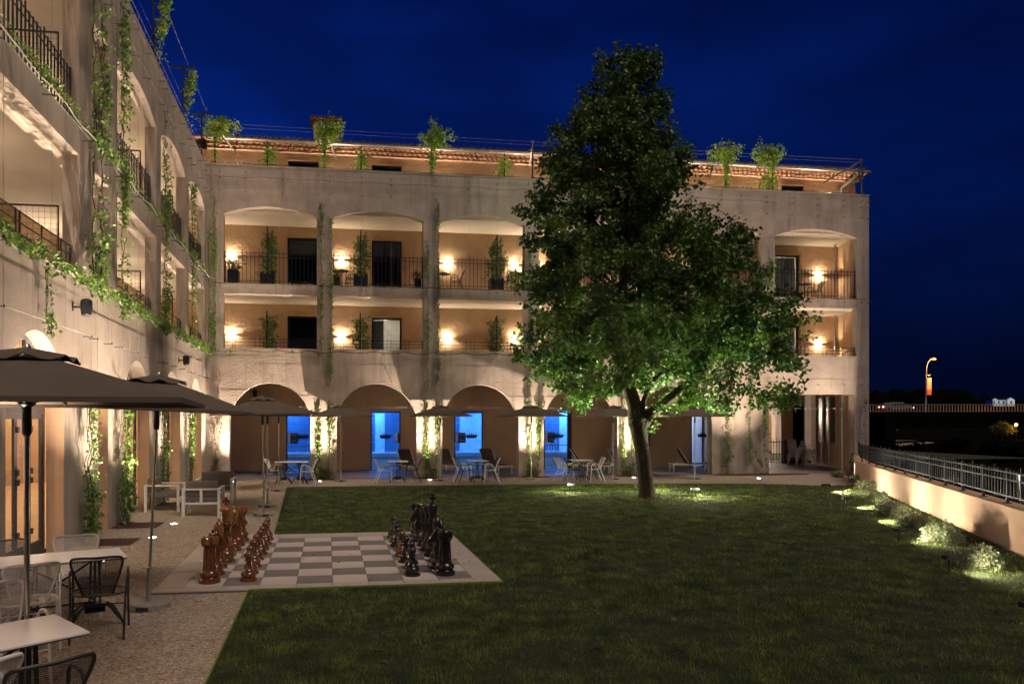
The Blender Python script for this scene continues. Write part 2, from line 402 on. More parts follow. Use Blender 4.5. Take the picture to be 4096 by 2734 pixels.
# parapet coping, slab edges
MB().box(XW + .02, 22.14, -0.025, 0.33, 11.42, 11.46, mp=mpF).build('coping', M_conc, rear)
def slabF(z0, z1, d0=.30, deep=False):
    a, b = XW - 2.5, 17.6
    P = [(a, YF + d0), (21.75, YF + d0), (22.6, 29.6), (a, 29.6)]
    m_ = MB().prism(P, lambda x, y: (x, y, z0), lambda x, y: (x, y, z1))
    if deep: m_.box(a, b, 29.601, 31.6, z0, z1)
    m_.build('floor_slab', M_cream, rear)
slabF(3.92, 4.1, .36, True)
slabF(6.77, 7.22)
slabF(9.86, 10.3)

def dir_wall(mb, p, q, t, z0, z1):
    """wall along p->q, thickness t to its right"""
    p = Vector((*p, 0)); q = Vector((*q, 0)); d = (q - p).normalized(); nrm = Vector((d.y, -d.x, 0)) * t
    pts = [p, q, q + nrm, p + nrm]
    mb.add([(a.x, a.y, z) for z in (z0, z1) for a in pts], [(0, 1, 2, 3), (7, 6, 5, 4), (0, 4, 5, 1), (1, 5, 6, 2), (2, 6, 7, 3), (3, 7, 4, 0)])
    return mb
# splayed end wall
dir_wall(MB(), (21.70, 27.605), (24.0, 33.5), .45, 3.92, 11.35).build('end_wall', M_orange, rear)
dir_wall(MB(), (21.60, 27.665), (23.95, 33.5), .45, -0.3, 3.90).build('end_wall', M_brown, rear)

# balcony back walls with door openings
doors1 = [(-1.58, -0.36), (1.77, 2.99), (9.3, 10.5), (13.1, 14.3), (19.35, 20.6)]
def back_wall(z0, z1, dtop, ds, m=M_orange, x1=22.5):
    mb = MB()
    def mp(u, d, z): return (u, 29.6 + d, z)
    arch_wall(mb, XW - 2.5, x1, z0, z1, [(a, b, z0, dtop, 0) for a, b in ds], 0.25, mp)
    return mb.build('back_wall', m, rear)
back_wall(4.1, 6.77, 6.32, doors1); back_wall(7.22, 9.86, 9.44, doors1)
doorsT = [(-1.56, -0.36), (1.77, 2.99), (9.3, 10.5), (13.1, 14.3), (19.73, 20.82)]
back_wall(10.3, 12.78, 12.5, doorsT, x1=23.3)

def door(parent, x0, x1, z0, z1, Y, glassy='dark', curtain=False, lit=None):
    mb = MB(); f = 0.075
    mb.box(x0 + .002, x0 + f, Y, Y + .08, z0, z1 - .002).box(x1 - f, x1 - .002, Y, Y + .08, z0, z1 - .002).box(x0 + f, x1 - f, Y, Y + .08, z1 - f, z1 - .002).box(x0 + f, x1 - f, Y, Y + .08, z0, z0 + f)
    d = mb.build('door', M_dark, parent)
    MB().box(x0 + f, x1 - f, Y + .03, Y + .04, z0 + f, z1 - f).build('glass', M_glass2, d)
    MB().box(x1 - f - .02, x1 - f + .01, Y - .05, Y - .003, z0 + 1.0, z0 + 1.03).build('handle', M_steel, d)
    return d
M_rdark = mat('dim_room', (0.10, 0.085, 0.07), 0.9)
M_blind = mat('grey_roller_blind', (0.20, 0.19, 0.18), 0.8)
for fl, (z0, dt) in enumerate([(4.1, 6.32), (7.22, 9.44), (10.3, 12.5)]):
    for i, (a, b) in enumerate(doors1 if fl < 2 else doorsT):
        d = door(rear, a, b, z0, dt, 29.68)
        # a room behind every door
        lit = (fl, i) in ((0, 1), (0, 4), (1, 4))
        rm = MB(); x0, x1 = a - .6, b + .6; y0, y1 = 29.87, 31.9
        rm.add([(x0, y0, z0), (x0, y1, z0), (x1, y1, z0), (x1, y0, z0), (x0, y0, dt + .2), (x0, y1, dt + .2), (x1, y1, dt + .2), (x1, y0, dt + .2)],
               [(0, 1, 5, 4), (1, 2, 6, 5), (2, 3, 7, 6), (0, 3, 2, 1), (4, 5, 6, 7)])
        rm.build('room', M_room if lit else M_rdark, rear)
        if lit: light('room_lamp', 'POINT', ((a + b) / 2, 30.9, dt - .3), 9, (1, .86, .66), .12)
        if not lit and fl == 1:
            MB().box(a + .08, b - .08, 29.74, 29.75, dt - .6, dt - .08).build('blind', M_blind, d)
        if lit or (fl == 0 and i == 2):
            V = []; F = []; n = 40
            xa, xb = (a + .08, a + .50) if fl == 0 and i == 1 else (a + .08, b - .1)
            for k in range(n + 1):
                x = xa + (xb - xa) * k / n; yy = 29.82 + .025 * math.sin(k * 1.25) + .01 * math.sin(k * .6)
                V += [(x, yy, z0 + .05), (x, yy, dt - .1)]
            for k in range(n): F.append((2 * k, 2 * k + 2, 2 * k + 3, 2 * k + 1))
            MB().add(V, F).build('curtain', M_curt, d)
        # pale plaster surround
        MB().box(a - .09, a - .004, 29.57, 29.597, z0, dt + .08).box(b + .004, b + .09, 29.57, 29.597, z0, dt + .08).box(a - .004, b + .004, 29.57, 29.597, dt + .004, dt + .08).build('surround', M_orange, rear)

# ------------------------------------------------------------------ railings
bal_mesh = {}
def railing(parent, mp, u0, u1, zb, rails, top, spacing, tall=4, extra=0.06, d=0.10, m=M_dark, r=0.008, sparse=None, bname='baluster'):
    mb = MB()
    for z in rails: mb.box(u0 + .004, u1 - .004, d - .009, d + .009, z - .009, z + .009, mp=mp)
    # end posts
    for u in (u0 + .03, u1 - .03): mb.box(u - .015, u + .015, d - .015, d + .015, zb, top, mp=mp)
    R = mb.build('railing', m, parent)
    us = sparse if sparse else [u0 + .06 + k * spacing for k in range(int((u1 - u0 - .08) / spacing) + 1)]
    for k, u in enumerate(us):
        t = top + (extra if (k % tall == 0) else 0.0)
        key = (round(t - zb, 3), r, m.name)
        x, y, z = mp(u, d, zb)
        if key not in bal_mesh:
            o = MB().box(-r, r, -r, r, 0, t - zb).build(bname, m, R); bal_mesh[key] = o; o.location = (x, y, z)
        else:
            o = bpy.data.objects.new(bname, bal_mesh[key].data); C.objects.link(o); o.parent = R; o.location = (x, y, z)
    return R
for (a, b) in baysX:
    railing(rear, mpF, a, b, 7.165, (7.27, 8.15, 8.28), 8.34, 0.148, 4, .07)
    L = b - a
    railing(rear, mpF, a, b, 4.805, (4.90, 5.02, 5.14), 5.20, .15, 1, 0, sparse=[a + L * t for t in (.09, .12, .33, .38, .42, .60, .64, .80, .84)] if L > 2 else [a + .3, a + .8])
railing(rear, mpF, -4.2, 22.0, 11.465, (11.53,), 11.60, .3, 1, 0, d=.12, sparse=[-3.3 + .25 * 0] + [x for c in np.arange(-3.2, 21.9, 1.98) for x in (c, c + .17, c + .34, c + 1.1)])

# ------------------------------------------------------------------ roof of the rear wing
roof = MB()
roof.add([(XW - 3, 29.02, 13.10), (23.6, 29.02, 13.10), (23.9, 33.5, 14.15), (XW - 3, 33.5, 14.15), (XW - 3, 29.02, 13.04), (23.6, 29.02, 13.04), (23.9, 33.5, 14.09), (XW - 3, 33.5, 14.09)],
         [(0, 1, 2, 3), (7, 6, 5, 4), (0, 4, 5, 1), (1, 5, 6, 2), (2, 6, 7, 3), (3, 7, 4, 0)])
roofo = roof.build('roof', M_roof, rear)
def half_tile(r, L, t=.012, n=8, flip=1):
    V = []; F = []
    for y in (0, L):
        for rr in (r, r - t):
            for k in range(n + 1):
                a = PI * k / n; V.append((rr * math.cos(a), y, flip * rr * math.sin(a)))
    m_ = n + 1
    for k in range(n):
        F += [(k, k + 1, 2 * m_ + k + 1, 2 * m_ + k), (m_ + k, 3 * m_ + k, 3 * m_ + k + 1, m_ + k + 1), (k, m_ + k, m_ + k + 1, k + 1), (2 * m_ + k, 2 * m_ + k + 1, 3 * m_ + k + 1, 3 * m_ + k)]
    return MB().add(V, F)
# genoise: two rows of terracotta half tiles under the eave, with mortar courses
mo = MB()
mo.box(XW - .3, 23.42, 29.44, 29.6, 12.78, 12.805).box(XW - .3, 23.5, 29.30, 29.6, 12.895, 12.92).box(XW - .3, 23.55, 29.16, 29.6, 13.01, 13.035)
mo.box(XW - .3, 23.42, 29.50, 29.6, 12.805, 12.895).box(XW - .3, 23.5, 29.38, 29.6, 12.92, 13.01)
mo.build('eave_course', M_mortar, rear)
src = None
for row, (y, z) in enumerate([(29.33, 12.808), (29.20, 12.923)]):
    x = XW + .05 + row * .1
    while x < 23.2:
        if src is None: src = half_tile(.085, .22).build('eave_tile', M_terra, roofo); src.location = (x, y, z)
        else:
            o = bpy.data.objects.new('eave_tile', src.data); C.objects.link(o); o.parent = roofo; o.location = (x, y, z)
        x += .205
src = None; x = XW + .1
while x < 23.5:
    if src is None: src = half_tile(.10, 4.4, n=6).build('roof_tile', M_roof, roofo); o = src
    else: o = bpy.data.objects.new('roof_tile', src.data); C.objects.link(o); o.parent = roofo
    o.location = (x, 28.96 + random.uniform(-.01, .01), 13.09); o.rotation_euler = (math.atan2(1.05, 4.48), 0, 0)
    x += .27
# gutter: open half pipe with straps
g = MB(); V = []; F = []; n = 8
for x in (XW - .2, 23.45):
    for k in range(n + 1):
        a = PI + PI * k / n; V.append((x, 28.98 + .075 * math.cos(a), 13.05 + .075 * math.sin(a)))
for k in range(n): F.append((k, k + 1, n + 2 + k, n + 1 + k))
g.add(V, F)
for k in range(9): g.tube([(XW - .2, 28.905, 13.05), (23.45, 28.905, 13.05)], .009, 6) if k == 0 else None
gut = g.build('gutter', M_zinc, rear, smooth=True)
src = None
for x in np.arange(-4.0, 23.4, .62):
    if src is None:
        src = MB().tube([(0, .08 * math.cos(PI + PI * k / 8), .08 * math.sin(PI + PI * k / 8)) for k in range(9)], .008, 5).build('gutter_strap', M_steel, gut); o = src
    else: o = bpy.data.objects.new('gutter_strap', src.data); C.objects.link(o); o.parent = gut
    o.location = (x, 28.98, 13.05)
MB().tube([(22.95, 28.98, 12.98), (22.93, 29.0, 12.85), (22.7, 29.3, 12.60), (22.55, 29.5, 12.45), (22.55, 29.52, 10.35)], .055, 12).build('downpipe', M_zinc, rear, smooth=True)
MB().tube([(21.95, 29.1, 9.82), (21.95, 29.1, 7.25)], .05, 12).build('downpipe', M_zinc, rear, smooth=True)
MB().tube([(21.95, 29.1, 6.75), (21.95, 29.1, 4.12)], .05, 12).build('downpipe', M_zinc, rear, smooth=True)
MB().tube([(21.45, 28.0, 3.88), (21.45, 28.0, 1.9), (21.44, 27.99, 0)], .055, 12).tube([(21.45, 28.0, 1.65), (21.45, 28.0, 1.78)], .068, 12).build('downpipe', M_zinc, rear, smooth=True)
# chimney
ch = MB().box(-.57, .47, 30.7, 31.5, 13.2, 14.62).build('chimney', M_brown, roofo)
MB().box(-.30, .22, 30.68, 30.698, 14.2, 14.55).build('pale_panel', M_white, ch)
cp = MB().box(-.70, .60, 30.6, 31.6, 14.622, 14.66)
for k in range(7): cp.add(*(lambda T: ([(v[0] + (-.62 + k * .19), v[1] + 30.58, v[2] + 14.66) for v in T.v], T.f))(half_tile(.09, 1.04, n=6)))
cp.build('chimney_cap', M_roof, ch)

# struts from the back wall up to the roof posts, and the roof posts with cross arms and wires
for i, x in enumerate([-4.05, -0.12, 3.9, 7.85, 11.75, 15.85]):
    p = thing('roof_post', 'tall thin black post on the rear parapet, %s from the left wing' % ORD[i], 'post', (x, 27.45, 11.46), group='posts standing on the rear parapet', world=True)
    MB().box(x - .025, x + .025, 27.43, 27.48, 11.46, 13.02).build('pole', M_dark, p)
    MB().bar((x + .02, 27.45, 12.95), (x + .45, 29.55, 12.66), .05).build('strut', M_steel, p)
    MB().box(x + .38, x + .50, 29.555, 29.597, 12.62, 12.70).build('fixing_plate', M_steel, p)
p = thing('roof_post', 'black post at the right end of the rear parapet with a strut running down left', 'post', (21.92, 27.45, 11.46), group='posts standing on the rear parapet', world=True)
MB().box(21.90, 21.95, 27.43, 27.48, 11.46, 13.02).build('pole', M_dark, p)
MB().bar((22.0, 27.45, 12.98), (21.72, 29.55, 12.67), .05).build('strut', M_dark, p)
for k, z in enumerate((12.55, 12.82, 12.95)):
    MB().tube([(-4.39, 27.44, z + .02), (8, 27.44, z - .02), (21.92, 27.44, z)], .004, 4).build('wire', M_wire, rear)

# ------------------------------------------------------------------ stand-off pins and wires of the rear facade
pin_src = None
def pin(parent, x, y, z, axis):
    global pin_src
    if pin_src is None:
        m_ = MB().tube([(0, 0, 0), (0, -.15, 0)], .010, 5).tube([(0, -.148, -.02), (0, -.148, .02)], .014, 6)
        pin_src = m_.build('standoff_pin', M_dark, parent); o = pin_src
    else: o = bpy.data.objects.new('standoff_pin', pin_src.data); C.objects.link(o); o.parent = parent
    o.location = Vector((x, y, z)) - Vector(parent.location); o.rotation_euler = (0, 0, axis)
pinsX = [-4.15, -3.85, -2.95, -1.62, -.32, .08, 1.25, 2.35, 3.65, 4.02, 5.3, 6.4, 7.6, 8.0, 9.2, 10.3, 11.4, 11.8, 13.0, 14.2, 15.5, 16.4, 17.5, 18.6, 19.75, 20.9, 21.72, 22.0]
def wire(parent, pts, r=.0035): MB().tube(pts, r, 4).build('wire', M_wire, parent)
for z in (3.61, 7.0, 10.47, 10.92, 11.15):
    for x in pinsX: pin(rear, x, 27.3, z, 0)
    P = []
    for a, b in zip(pinsX[:-1], pinsX[1:]): P += [(a, 27.155, z), ((a + b) / 2, 27.155, z - .004)]
    wire(rear, P + [(22.1, 27.155, z)], .0045)
wire(rear, [(-4.2, 27.16, 2.65), (22.0, 27.16, 2.65)], .0045)
for x in pinsX:
    wire(rear, [(x, 27.155, 2.65 if (x % 3.95) else .1), (x, 27.155, 11.15)], .0028)
# wavy garland cables at the first balcony edge
def garland(parent, u0, u1, z, mp, amp=.08, period=1.15, r=.016, name='garland_cable', m=None):
    n = int((u1 - u0) / .12); P = []
    for k in range(n + 1):
        u = u0 + (u1 - u0) * k / n; P.append(mp(u, -.16 + .02 * math.sin(u * 3), z - amp * abs(math.sin(PI * (u - u0) / period)) + .01 * math.sin(u * 7)))
    MB().tube(P, r, 5).build(name, m or M_stem, parent); return P
gF = garland(rear, -4.1, 17.6, 4.72, mpF)
gF2 = garland(rear, -4.1, 21.9, 7.14, mpF, .03)
gF3 = garland(rear, -4.1, 17.9, 10.98, mpF, .05, 1.9, .008)

# ------------------------------------------------------------------ arcade back wall with pool doors
pd = [(-1.74, -0.36), (1.84, 3.14), (5.5, 6.79), (9.56, 10.86), (13.3, 14.56), (16.55, 17.5)]
def mpA(u, d, z): return (u, 31.6 + d, z)
mb = MB(); arch_wall(mb, XW, 17.65, -.1, 3.92, [(a, b, -.1, 2.56, 0) for a, b in pd], .22, mpA); mb.build('arcade_wall', M_brown, rear)
MB().box(17.3, 17.648, YF + .36, 33.5, -.1, 3.92).build('arcade_wall', M_brown, rear)
text_n = 0
def text(parent, s, loc, size, m, name='lettering', rot=(PI / 2, 0, 0)):
    cu = bpy.data.curves.new(name, 'FONT'); cu.body = s; cu.size = size; cu.extrude = .001; cu.materials.append(m)
    tmp = bpy.data.objects.new('tmp', cu); C.objects.link(tmp); bpy.context.view_layer.update()
    me = bpy.data.meshes.new_from_object(tmp.evaluated_get(bpy.context.evaluated_depsgraph_get())); bpy.data.objects.remove(tmp)
    me.name = name; o = bpy.data.objects.new(name, me); C.objects.link(o); o.parent = parent; o.location = loc; o.rotation_euler = rot
    return o
M_decal = mat('crown_print', (0.012, 0.03, 0.07), 0.7)
M_signb = mat('sign_navy', (0.02, 0.05, 0.12), 0.6)
M_signw = mat('sign_white', (0.75, 0.8, 0.85), 0.6)
def crown(parent, cx, y, z, w_=.60, h=.24):
    P = []
    n = 7
    base = [(-.36, 0), (.36, 0), (.40, .10), (.5, .42)]
    top = []
    for k in range(n):
        t = .5 - k / (n - 1)
        top.append((t, .42 + .28 * (1 - (2 * t) ** 2)))
        if k < n - 1: top.append((t - .5 / (n - 1), .22 + .14 * (1 - (2 * t) ** 2)))
    poly = [(-.34, .0), (.34, .0), (.38, .17)] + top + [(-.38, .17)]
    o = MB().prism([(cx + a * w_, z + b * h * 1.4) for a, b in poly], lambda a, b: (a, y, b), lambda a, b: (a, y + .003, b)).build('crown_emblem', M_decal, parent)
    d = MB()
    for k in range(n):
        t = .5 - k / (n - 1); d.lathe([(.001, -.016), (.016, 0), (.001, .016)], 6, (cx + t * w_, y, z + (.42 + .28 * (1 - (2 * t) ** 2)) * h * 1.4 + .015))
    d.build('crown_pearls', M_decal, o)
for i, (a, b) in enumerate(pd):
    f = .055; Y = 31.62
    mb = MB().box(a + .002, a + f, Y, Y + .08, 0, 2.555).box(b - f, b - .002, Y, Y + .08, 0, 2.555).box(a + f, b - f, Y, Y + .08, 2.50, 2.555).box(a + f, b - f, Y, Y + .08, 0, .05)
    if i in (0, 3): mb.box(a + f, b - f, Y, Y + .03, 1.04, 1.07)
    if i == 3: mb.box(b - .20, b - f, Y, Y + .07, .05, 2.5)
    d = mb.build('door', M_dark, rear)
    MB().box(a + f, b - f, Y + .04, Y + .05, .05, 2.5).build('glass', M_glass, d)
    if i != 4: crown(d, (a + b) / 2 - (.02 if i == 1 else 0) + (.12 if i == 2 else 0) + (.1 if i == 5 else 0), Y - .02, 1.38)
    # safety notice on the glass
    if i < 4:
        sx = a + .07 if i != 1 else b - .24
        MB().box(sx, sx + .10, Y - .012, Y - .009, 1.20, 1.64).build('notice_strip', M_signw, d)
        MB().box(sx + .11, sx + .44 if i != 1 else b - f, Y - .012, Y - .009, 1.18, 1.62).build('notice_panel', M_signb, d)
        if i != 1:
            text(d, 'BAIGNADE\nNON SURVEILLEE', (sx + .12, Y - .016, 1.55), .042, M_signw)
            text(d, 'DEFENSE\nDE PLONGER', (sx + .16, Y - .016, 1.30), .045, M_signw)
# pool hall behind the glass
hall = MB(); x0, x1, y0, y1 = -4.2, 17.2, 31.83, 36.5
hall.add([(x0, y0, 0), (x0, y1, 0), (x1, y1, 0), (x1, y0, 0), (x0, y0, 3.0), (x0, y1, 3.0), (x1, y1, 3.0), (x1, y0, 3.0)], [(0, 1, 5, 4), (1, 2, 6, 5), (2, 3, 7, 6), (0, 3, 2, 1), (4, 5, 6, 7)])
hall.build('pool_hall', M_pstone, rear)
MB().box(-4.1, 17.1, 33.0, 33.12, 0, .66).box(-4.1, 17.1, 33.0, 34.46, .45, .50).build('pool_ledge', M_pstone, rear)
MB().box(-4.1, 17.1, 32.97, 33.2, .661, .70).build('pool_rim', M_white, rear)
tw = MB().box(-4.1, 17.1, 34.5, 34.6, .3, 2.98).build('tiled_wall', M_grout, rear)
src = None
for i in range(47):
    for j in range(5):
        x = -4.08 + i * .45; z = .70 + j * .45
        if x > 16.6: continue
        skip = (2.0 < x + .2 < 2.7 and j < 4) or (6.4 < x + .2 < 7.7 and j < 4) or (-.3 < x + .2 < .6 and j < 4) or (11.2 < x + .2 < 12.4)
        if skip: continue
        if src is None: src = MB().box(0, .438, 0, .02, 0, .438).build('wall_tile', M_ptile, tw); o = src
        else: o = bpy.data.objects.new('wall_tile', src.data); C.objects.link(o); o.parent = tw
        o.location = (x, 34.478 + random.uniform(0, .004), z)
MB().tube([(10.3, 32.9, 0), (10.3, 32.9, 1.15), (10.3, 33.15, 1.25), (10.3, 33.3, 1.0), (10.3, 33.3, .5)], .02, 8).tube([(10.55, 32.9, 0), (10.55, 32.9, 1.15), (10.55, 33.15, 1.25), (10.55, 33.3, 1.0), (10.55, 33.3, .5)], .02, 8).build('handrail', M_steel, rear, smooth=True)
for x in (-2.2, 1.6, 5.0, 8.6, 11.4):
    light('pool_light', 'AREA', (x, 33.9, 2.9), 54, (.06, .28, 1.0), size=(2.2, .8), aim=(x, 34.0, 0))
light('pool_side_light', 'POINT', (16.0, 33, 2.4), 20, (.8, .85, 1.0), .1)
MB().box(16.9, 17.28, 33.2, 33.25, 1.55, 2.4).build('wall_cabinet', mat('cabinet_blue', (.03, .12, .4), .4), rear)

# passage at the right end
mb = MB(); arch_wall(mb, 17.65, 23.6, -.1, 3.92, [(19.4, 22.45, -.1, 3.1, 0), (22.95, 23.55, -.1, 2.9, 0)], .2, lambda u, d, z: (u, 33.5 + d, z)); mb.build('passage_wall', M_brown, rear)
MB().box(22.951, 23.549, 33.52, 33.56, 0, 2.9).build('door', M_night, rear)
# splayed wall windows (dark panes set in a painted frame)
def wallpt(y, off): return Vector((21.60 + (y - 27.665) * (2.35 / 5.835) - off * .928, y + off * .374, 0))
fr = MB(); gl = MB()
for k, (ya, yb) in enumerate([(29.55, 30.35), (30.5, 31.35), (31.5, 32.45)]):
    a = wallpt(ya, .02); b = wallpt(yb, .02)
    gl.add([(a.x, a.y, 1.15), (b.x, b.y, 1.15), (b.x, b.y, 3.2), (a.x, a.y, 3.2)], [(0, 1, 2, 3)])
    for q in (ya - .05, yb + .05): c = wallpt(q, .03); fr.box(c.x - .03, c.x + .03, c.y - .03, c.y + .03, .2, 3.4)
fro = fr.build('window_frame', M_orange, rear); gl.build('window', M_dark, fro)
# garden beyond the passage gate
bw = thing('garden_building', 'pale building with an arch and a lit wall lamp seen through the passage gate', 'building', (27, 44, 0), world=True)
mb = MB(); arch_wall(mb, 20, 34, -.2, 7, [(24.0, 28.9, 0, 2.0, 2.0)], .4, lambda u, d, z: (u, 44 + d, z)); mb.build('wall', M_conc, bw)
MB().box(20, 34, 47.5, 47.7, -.2, 6).build('inner_wall', M_jamb, bw)
light('garden_lamp', 'POINT', (27.6, 47.2, 2.3), 160, WARM, .1); light('garden_fill_lamp', 'POINT', (26, 42.0, 2.6), 260, WARMW, .1)
MB().box(27.5, 27.7, 47.38, 47.49, 2.2, 2.4).build('lamp', M_lamp, bw)
gt = thing('garden_gate', 'black barred gate in the passage at the right end of the arcade', 'gate', (21, 33.2, 0), world=True)
gf = MB().box(19.4, 22.45, 33.28, 33.31, 1.08, 1.12).box(19.4, 22.45, 33.28, 33.31, .10, .14).build('gate_frame', M_dark, gt)
for k in range(21): MB().box(19.45 + k * .145, 19.47 + k * .145, 33.285, 33.305, 0.02, 1.25 + .1 * (k % 2)).build('bar', M_dark, gt)
MB().box(22.45, 22.75, 33.1, 33.3, 0, 1.2).build('gate_post', M_dark, gt)

# ------------------------------------------------------------------ left wing
archW = [(2.9, 5.15, 0, 2.43, 1.12), (6.75, 9.0, 0, 2.43, 1.12), (10.71, 12.95, 0, 2.43, 1.12), (14.78, 15.42, 0, 2.62, 0), (16.6, 18.85, 0, 2.43, 1.12), (20.4, 22.65, 0, 2.43, 1.12), (24.2, 26.4, 0, 2.43, 1.12)]
baysW = [(2.5, 5.9), (6.4, 9.7), (10.2, 13.7), (14.5, 15.5), (16.06, 19.58), (20.1, 23.5), (24.0, 27.12)]
mb = MB(); arch_wall(mb, 1.0, 27.299, -.3, 4.7, archW, .28, mpW); mb.build('wall', M_concL, left)['label'] = 'roughcast ground storey wall with arched doorways'
mb = MB(); arch_wall(mb, 1.0, 27.299, 4.7, 7.38, [(a, b, 4.7, 6.87, 0) for a, b in baysW], .28, mpW); mb.build('wall', M_concL, left)
mb = MB(); arch_wall(mb, 1.0, 27.299, 7.38, 11.45, [(a, b, 7.38, 9.68, .36 if b - a > 2 else 0) for a, b in baysW], .28, mpW); mb.build('wall', M_concL, left)
for z0, z1 in ((3.92, 4.1), (6.87, 7.22), (10.05, 10.3)):
    MB().box(XW - 2.5, XW - .281, 1.0, 27.59, z0, z1).build('floor_slab', M_cream, left)
MB().box(XW - 2.75, XW - 2.5, 1.0, 29.85, 4.1, 6.86).build('back_wall', M_jamb, left)
MB().box(XW - 2.75, XW - 2.5, 1.0, 29.85, 7.22, 10.04).build('back_wall', M_jamb, left)
MB().box(XW - 2.75, XW - 2.5, 1.0, 29.85, 10.3, 12.8).build('back_wall', M_orange, left)
MB().box(XW - 6.5, XW - 2.2, 1.0, 33.4, 12.85, 13.0).build('roof', M_roof, left)
MB().box(XW - 9, XW - 2.75, .8, 1.0, -.3, 12.8).build('end_wall', M_concL, left)
# doors on the balconies of the left wing
for z0, dt in ((4.1, 6.32), (7.22, 9.44)):
    for y in (3.6, 7.5, 11.4, 17.3, 21.2, 25.1):
        x = XW - 2.49
        d = MB().box(x, x + .03, y - .6, y - .52, z0, dt).box(x, x + .03, y + .52, y + .6, z0, dt).box(x, x + .03, y - .52, y + .52, dt - .08, dt).build('door', M_dark, left)
        MB().box(x + .002, x + .012, y - .52, y + .52, z0, dt - .08).build('glass', M_pane, d)
    # partition with wire mesh between balconies
    for y in (6.05, 9.95, 14.0, 19.85, 23.8):
        mb = MB()
        for xx in (XW - .45, XW - 1.9): mb.box(xx - .012, xx + .012, y - .012, y + .012, z0, z0 + 1.95)
        mb.box(XW - 1.9, XW - .45, y - .012, y + .012, z0 + 1.93, z0 + 1.955).box(XW - 1.9, XW - .45, y - .012, y + .012, z0 + .1, z0 + .12)
        t = mb.build('trellis_screen', M_dark, left)
        mb = MB()
        for k in range(15): mb.box(XW - 1.88 + k * .1, XW - 1.876 + k * .1, y - .002, y + .002, z0 + .12, z0 + 1.93)
        for k in range(19): mb.box(XW - 1.9, XW - .45, y - .003, y + .003, z0 + .12 + k * .1, z0 + .124 + k * .1)
        mb.build('wire_mesh', M_dark, t)
for (a, b) in baysW:
    railing(left, mpW, a, b, 7.385, (7.50, 8.22, 8.36), 8.40, 0.148, 5, .08, r=.011, m=M_dark, d=.14)
    L = b - a
    railing(left, mpW, a, b, 4.705, (4.93, 5.10, 5.26), 5.22, .15, 1, .06, r=.011, d=.14, sparse=[a + L * t for t in (.1, .34, .38, .62, .86, .93)] if L > 2 else [a + .3, a + .6])
# wires, pins and vertical cables of the left wing
pinsW = [5.3, 6.3, 8.0, 9.9, 10.3, 12.0, 13.9, 14.25, 15.15, 15.85, 17.2, 18.3, 19.75, 20.2, 21.3, 22.5, 23.7, 24.3, 25.6, 26.6, 27.1]
for z in (3.69, 7.2, 10.35, 10.95, 11.3):
    for y in pinsW: pin(left, XW, y, z, PI / 2)
    wire(left, [(XW + .145, 2.0, z), (XW + .145, 27.2, z)], .0045)
for y in sorted(pinsW + [12.6, 13.2, 14.9, 15.4, 16.5, 17.8, 19.0]):
    wire(left, [(XW + .145, y, 3.69 if y not in (13.9, 14.25, 15.85, 19.75, 23.7, 27.1) else .1), (XW + .145, y, 11.3)], .003)
gW = garland(left, 5.0, 27.1, 4.66, mpW, .13, 1.3, .014, 'garland_cable', M_wire)
gW2 = garland(left, 5.0, 27.1, 7.32, mpW, .05, 1.9, .012, 'garland_cable', M_wire)
# roof posts of the left wing
for i, y in enumerate([15.7, 19.8, 23.7, 27.15]):
    p = thing('roof_post', 'black T shaped post on the left wing parapet, %s from the rear wing' % ORD[3 - i], 'post', (XW - .12, y, 11.45), group='T posts on the left wing parapet', world=True)
    MB().box(XW - .145, XW - .095, y - .025, y + .025, 11.45, 13.15).build('pole', M_dark, p)
    MB().box(XW - .5, XW + .22, y - .03, y + .03, 13.152, 13.20).build('cross_arm', M_dark, p)
for dx in (-.45, .18):
    wire(left, [(XW - .12 + dx, 2, 13.22), (XW - .12 + dx, 27.2, 13.22)], .004)

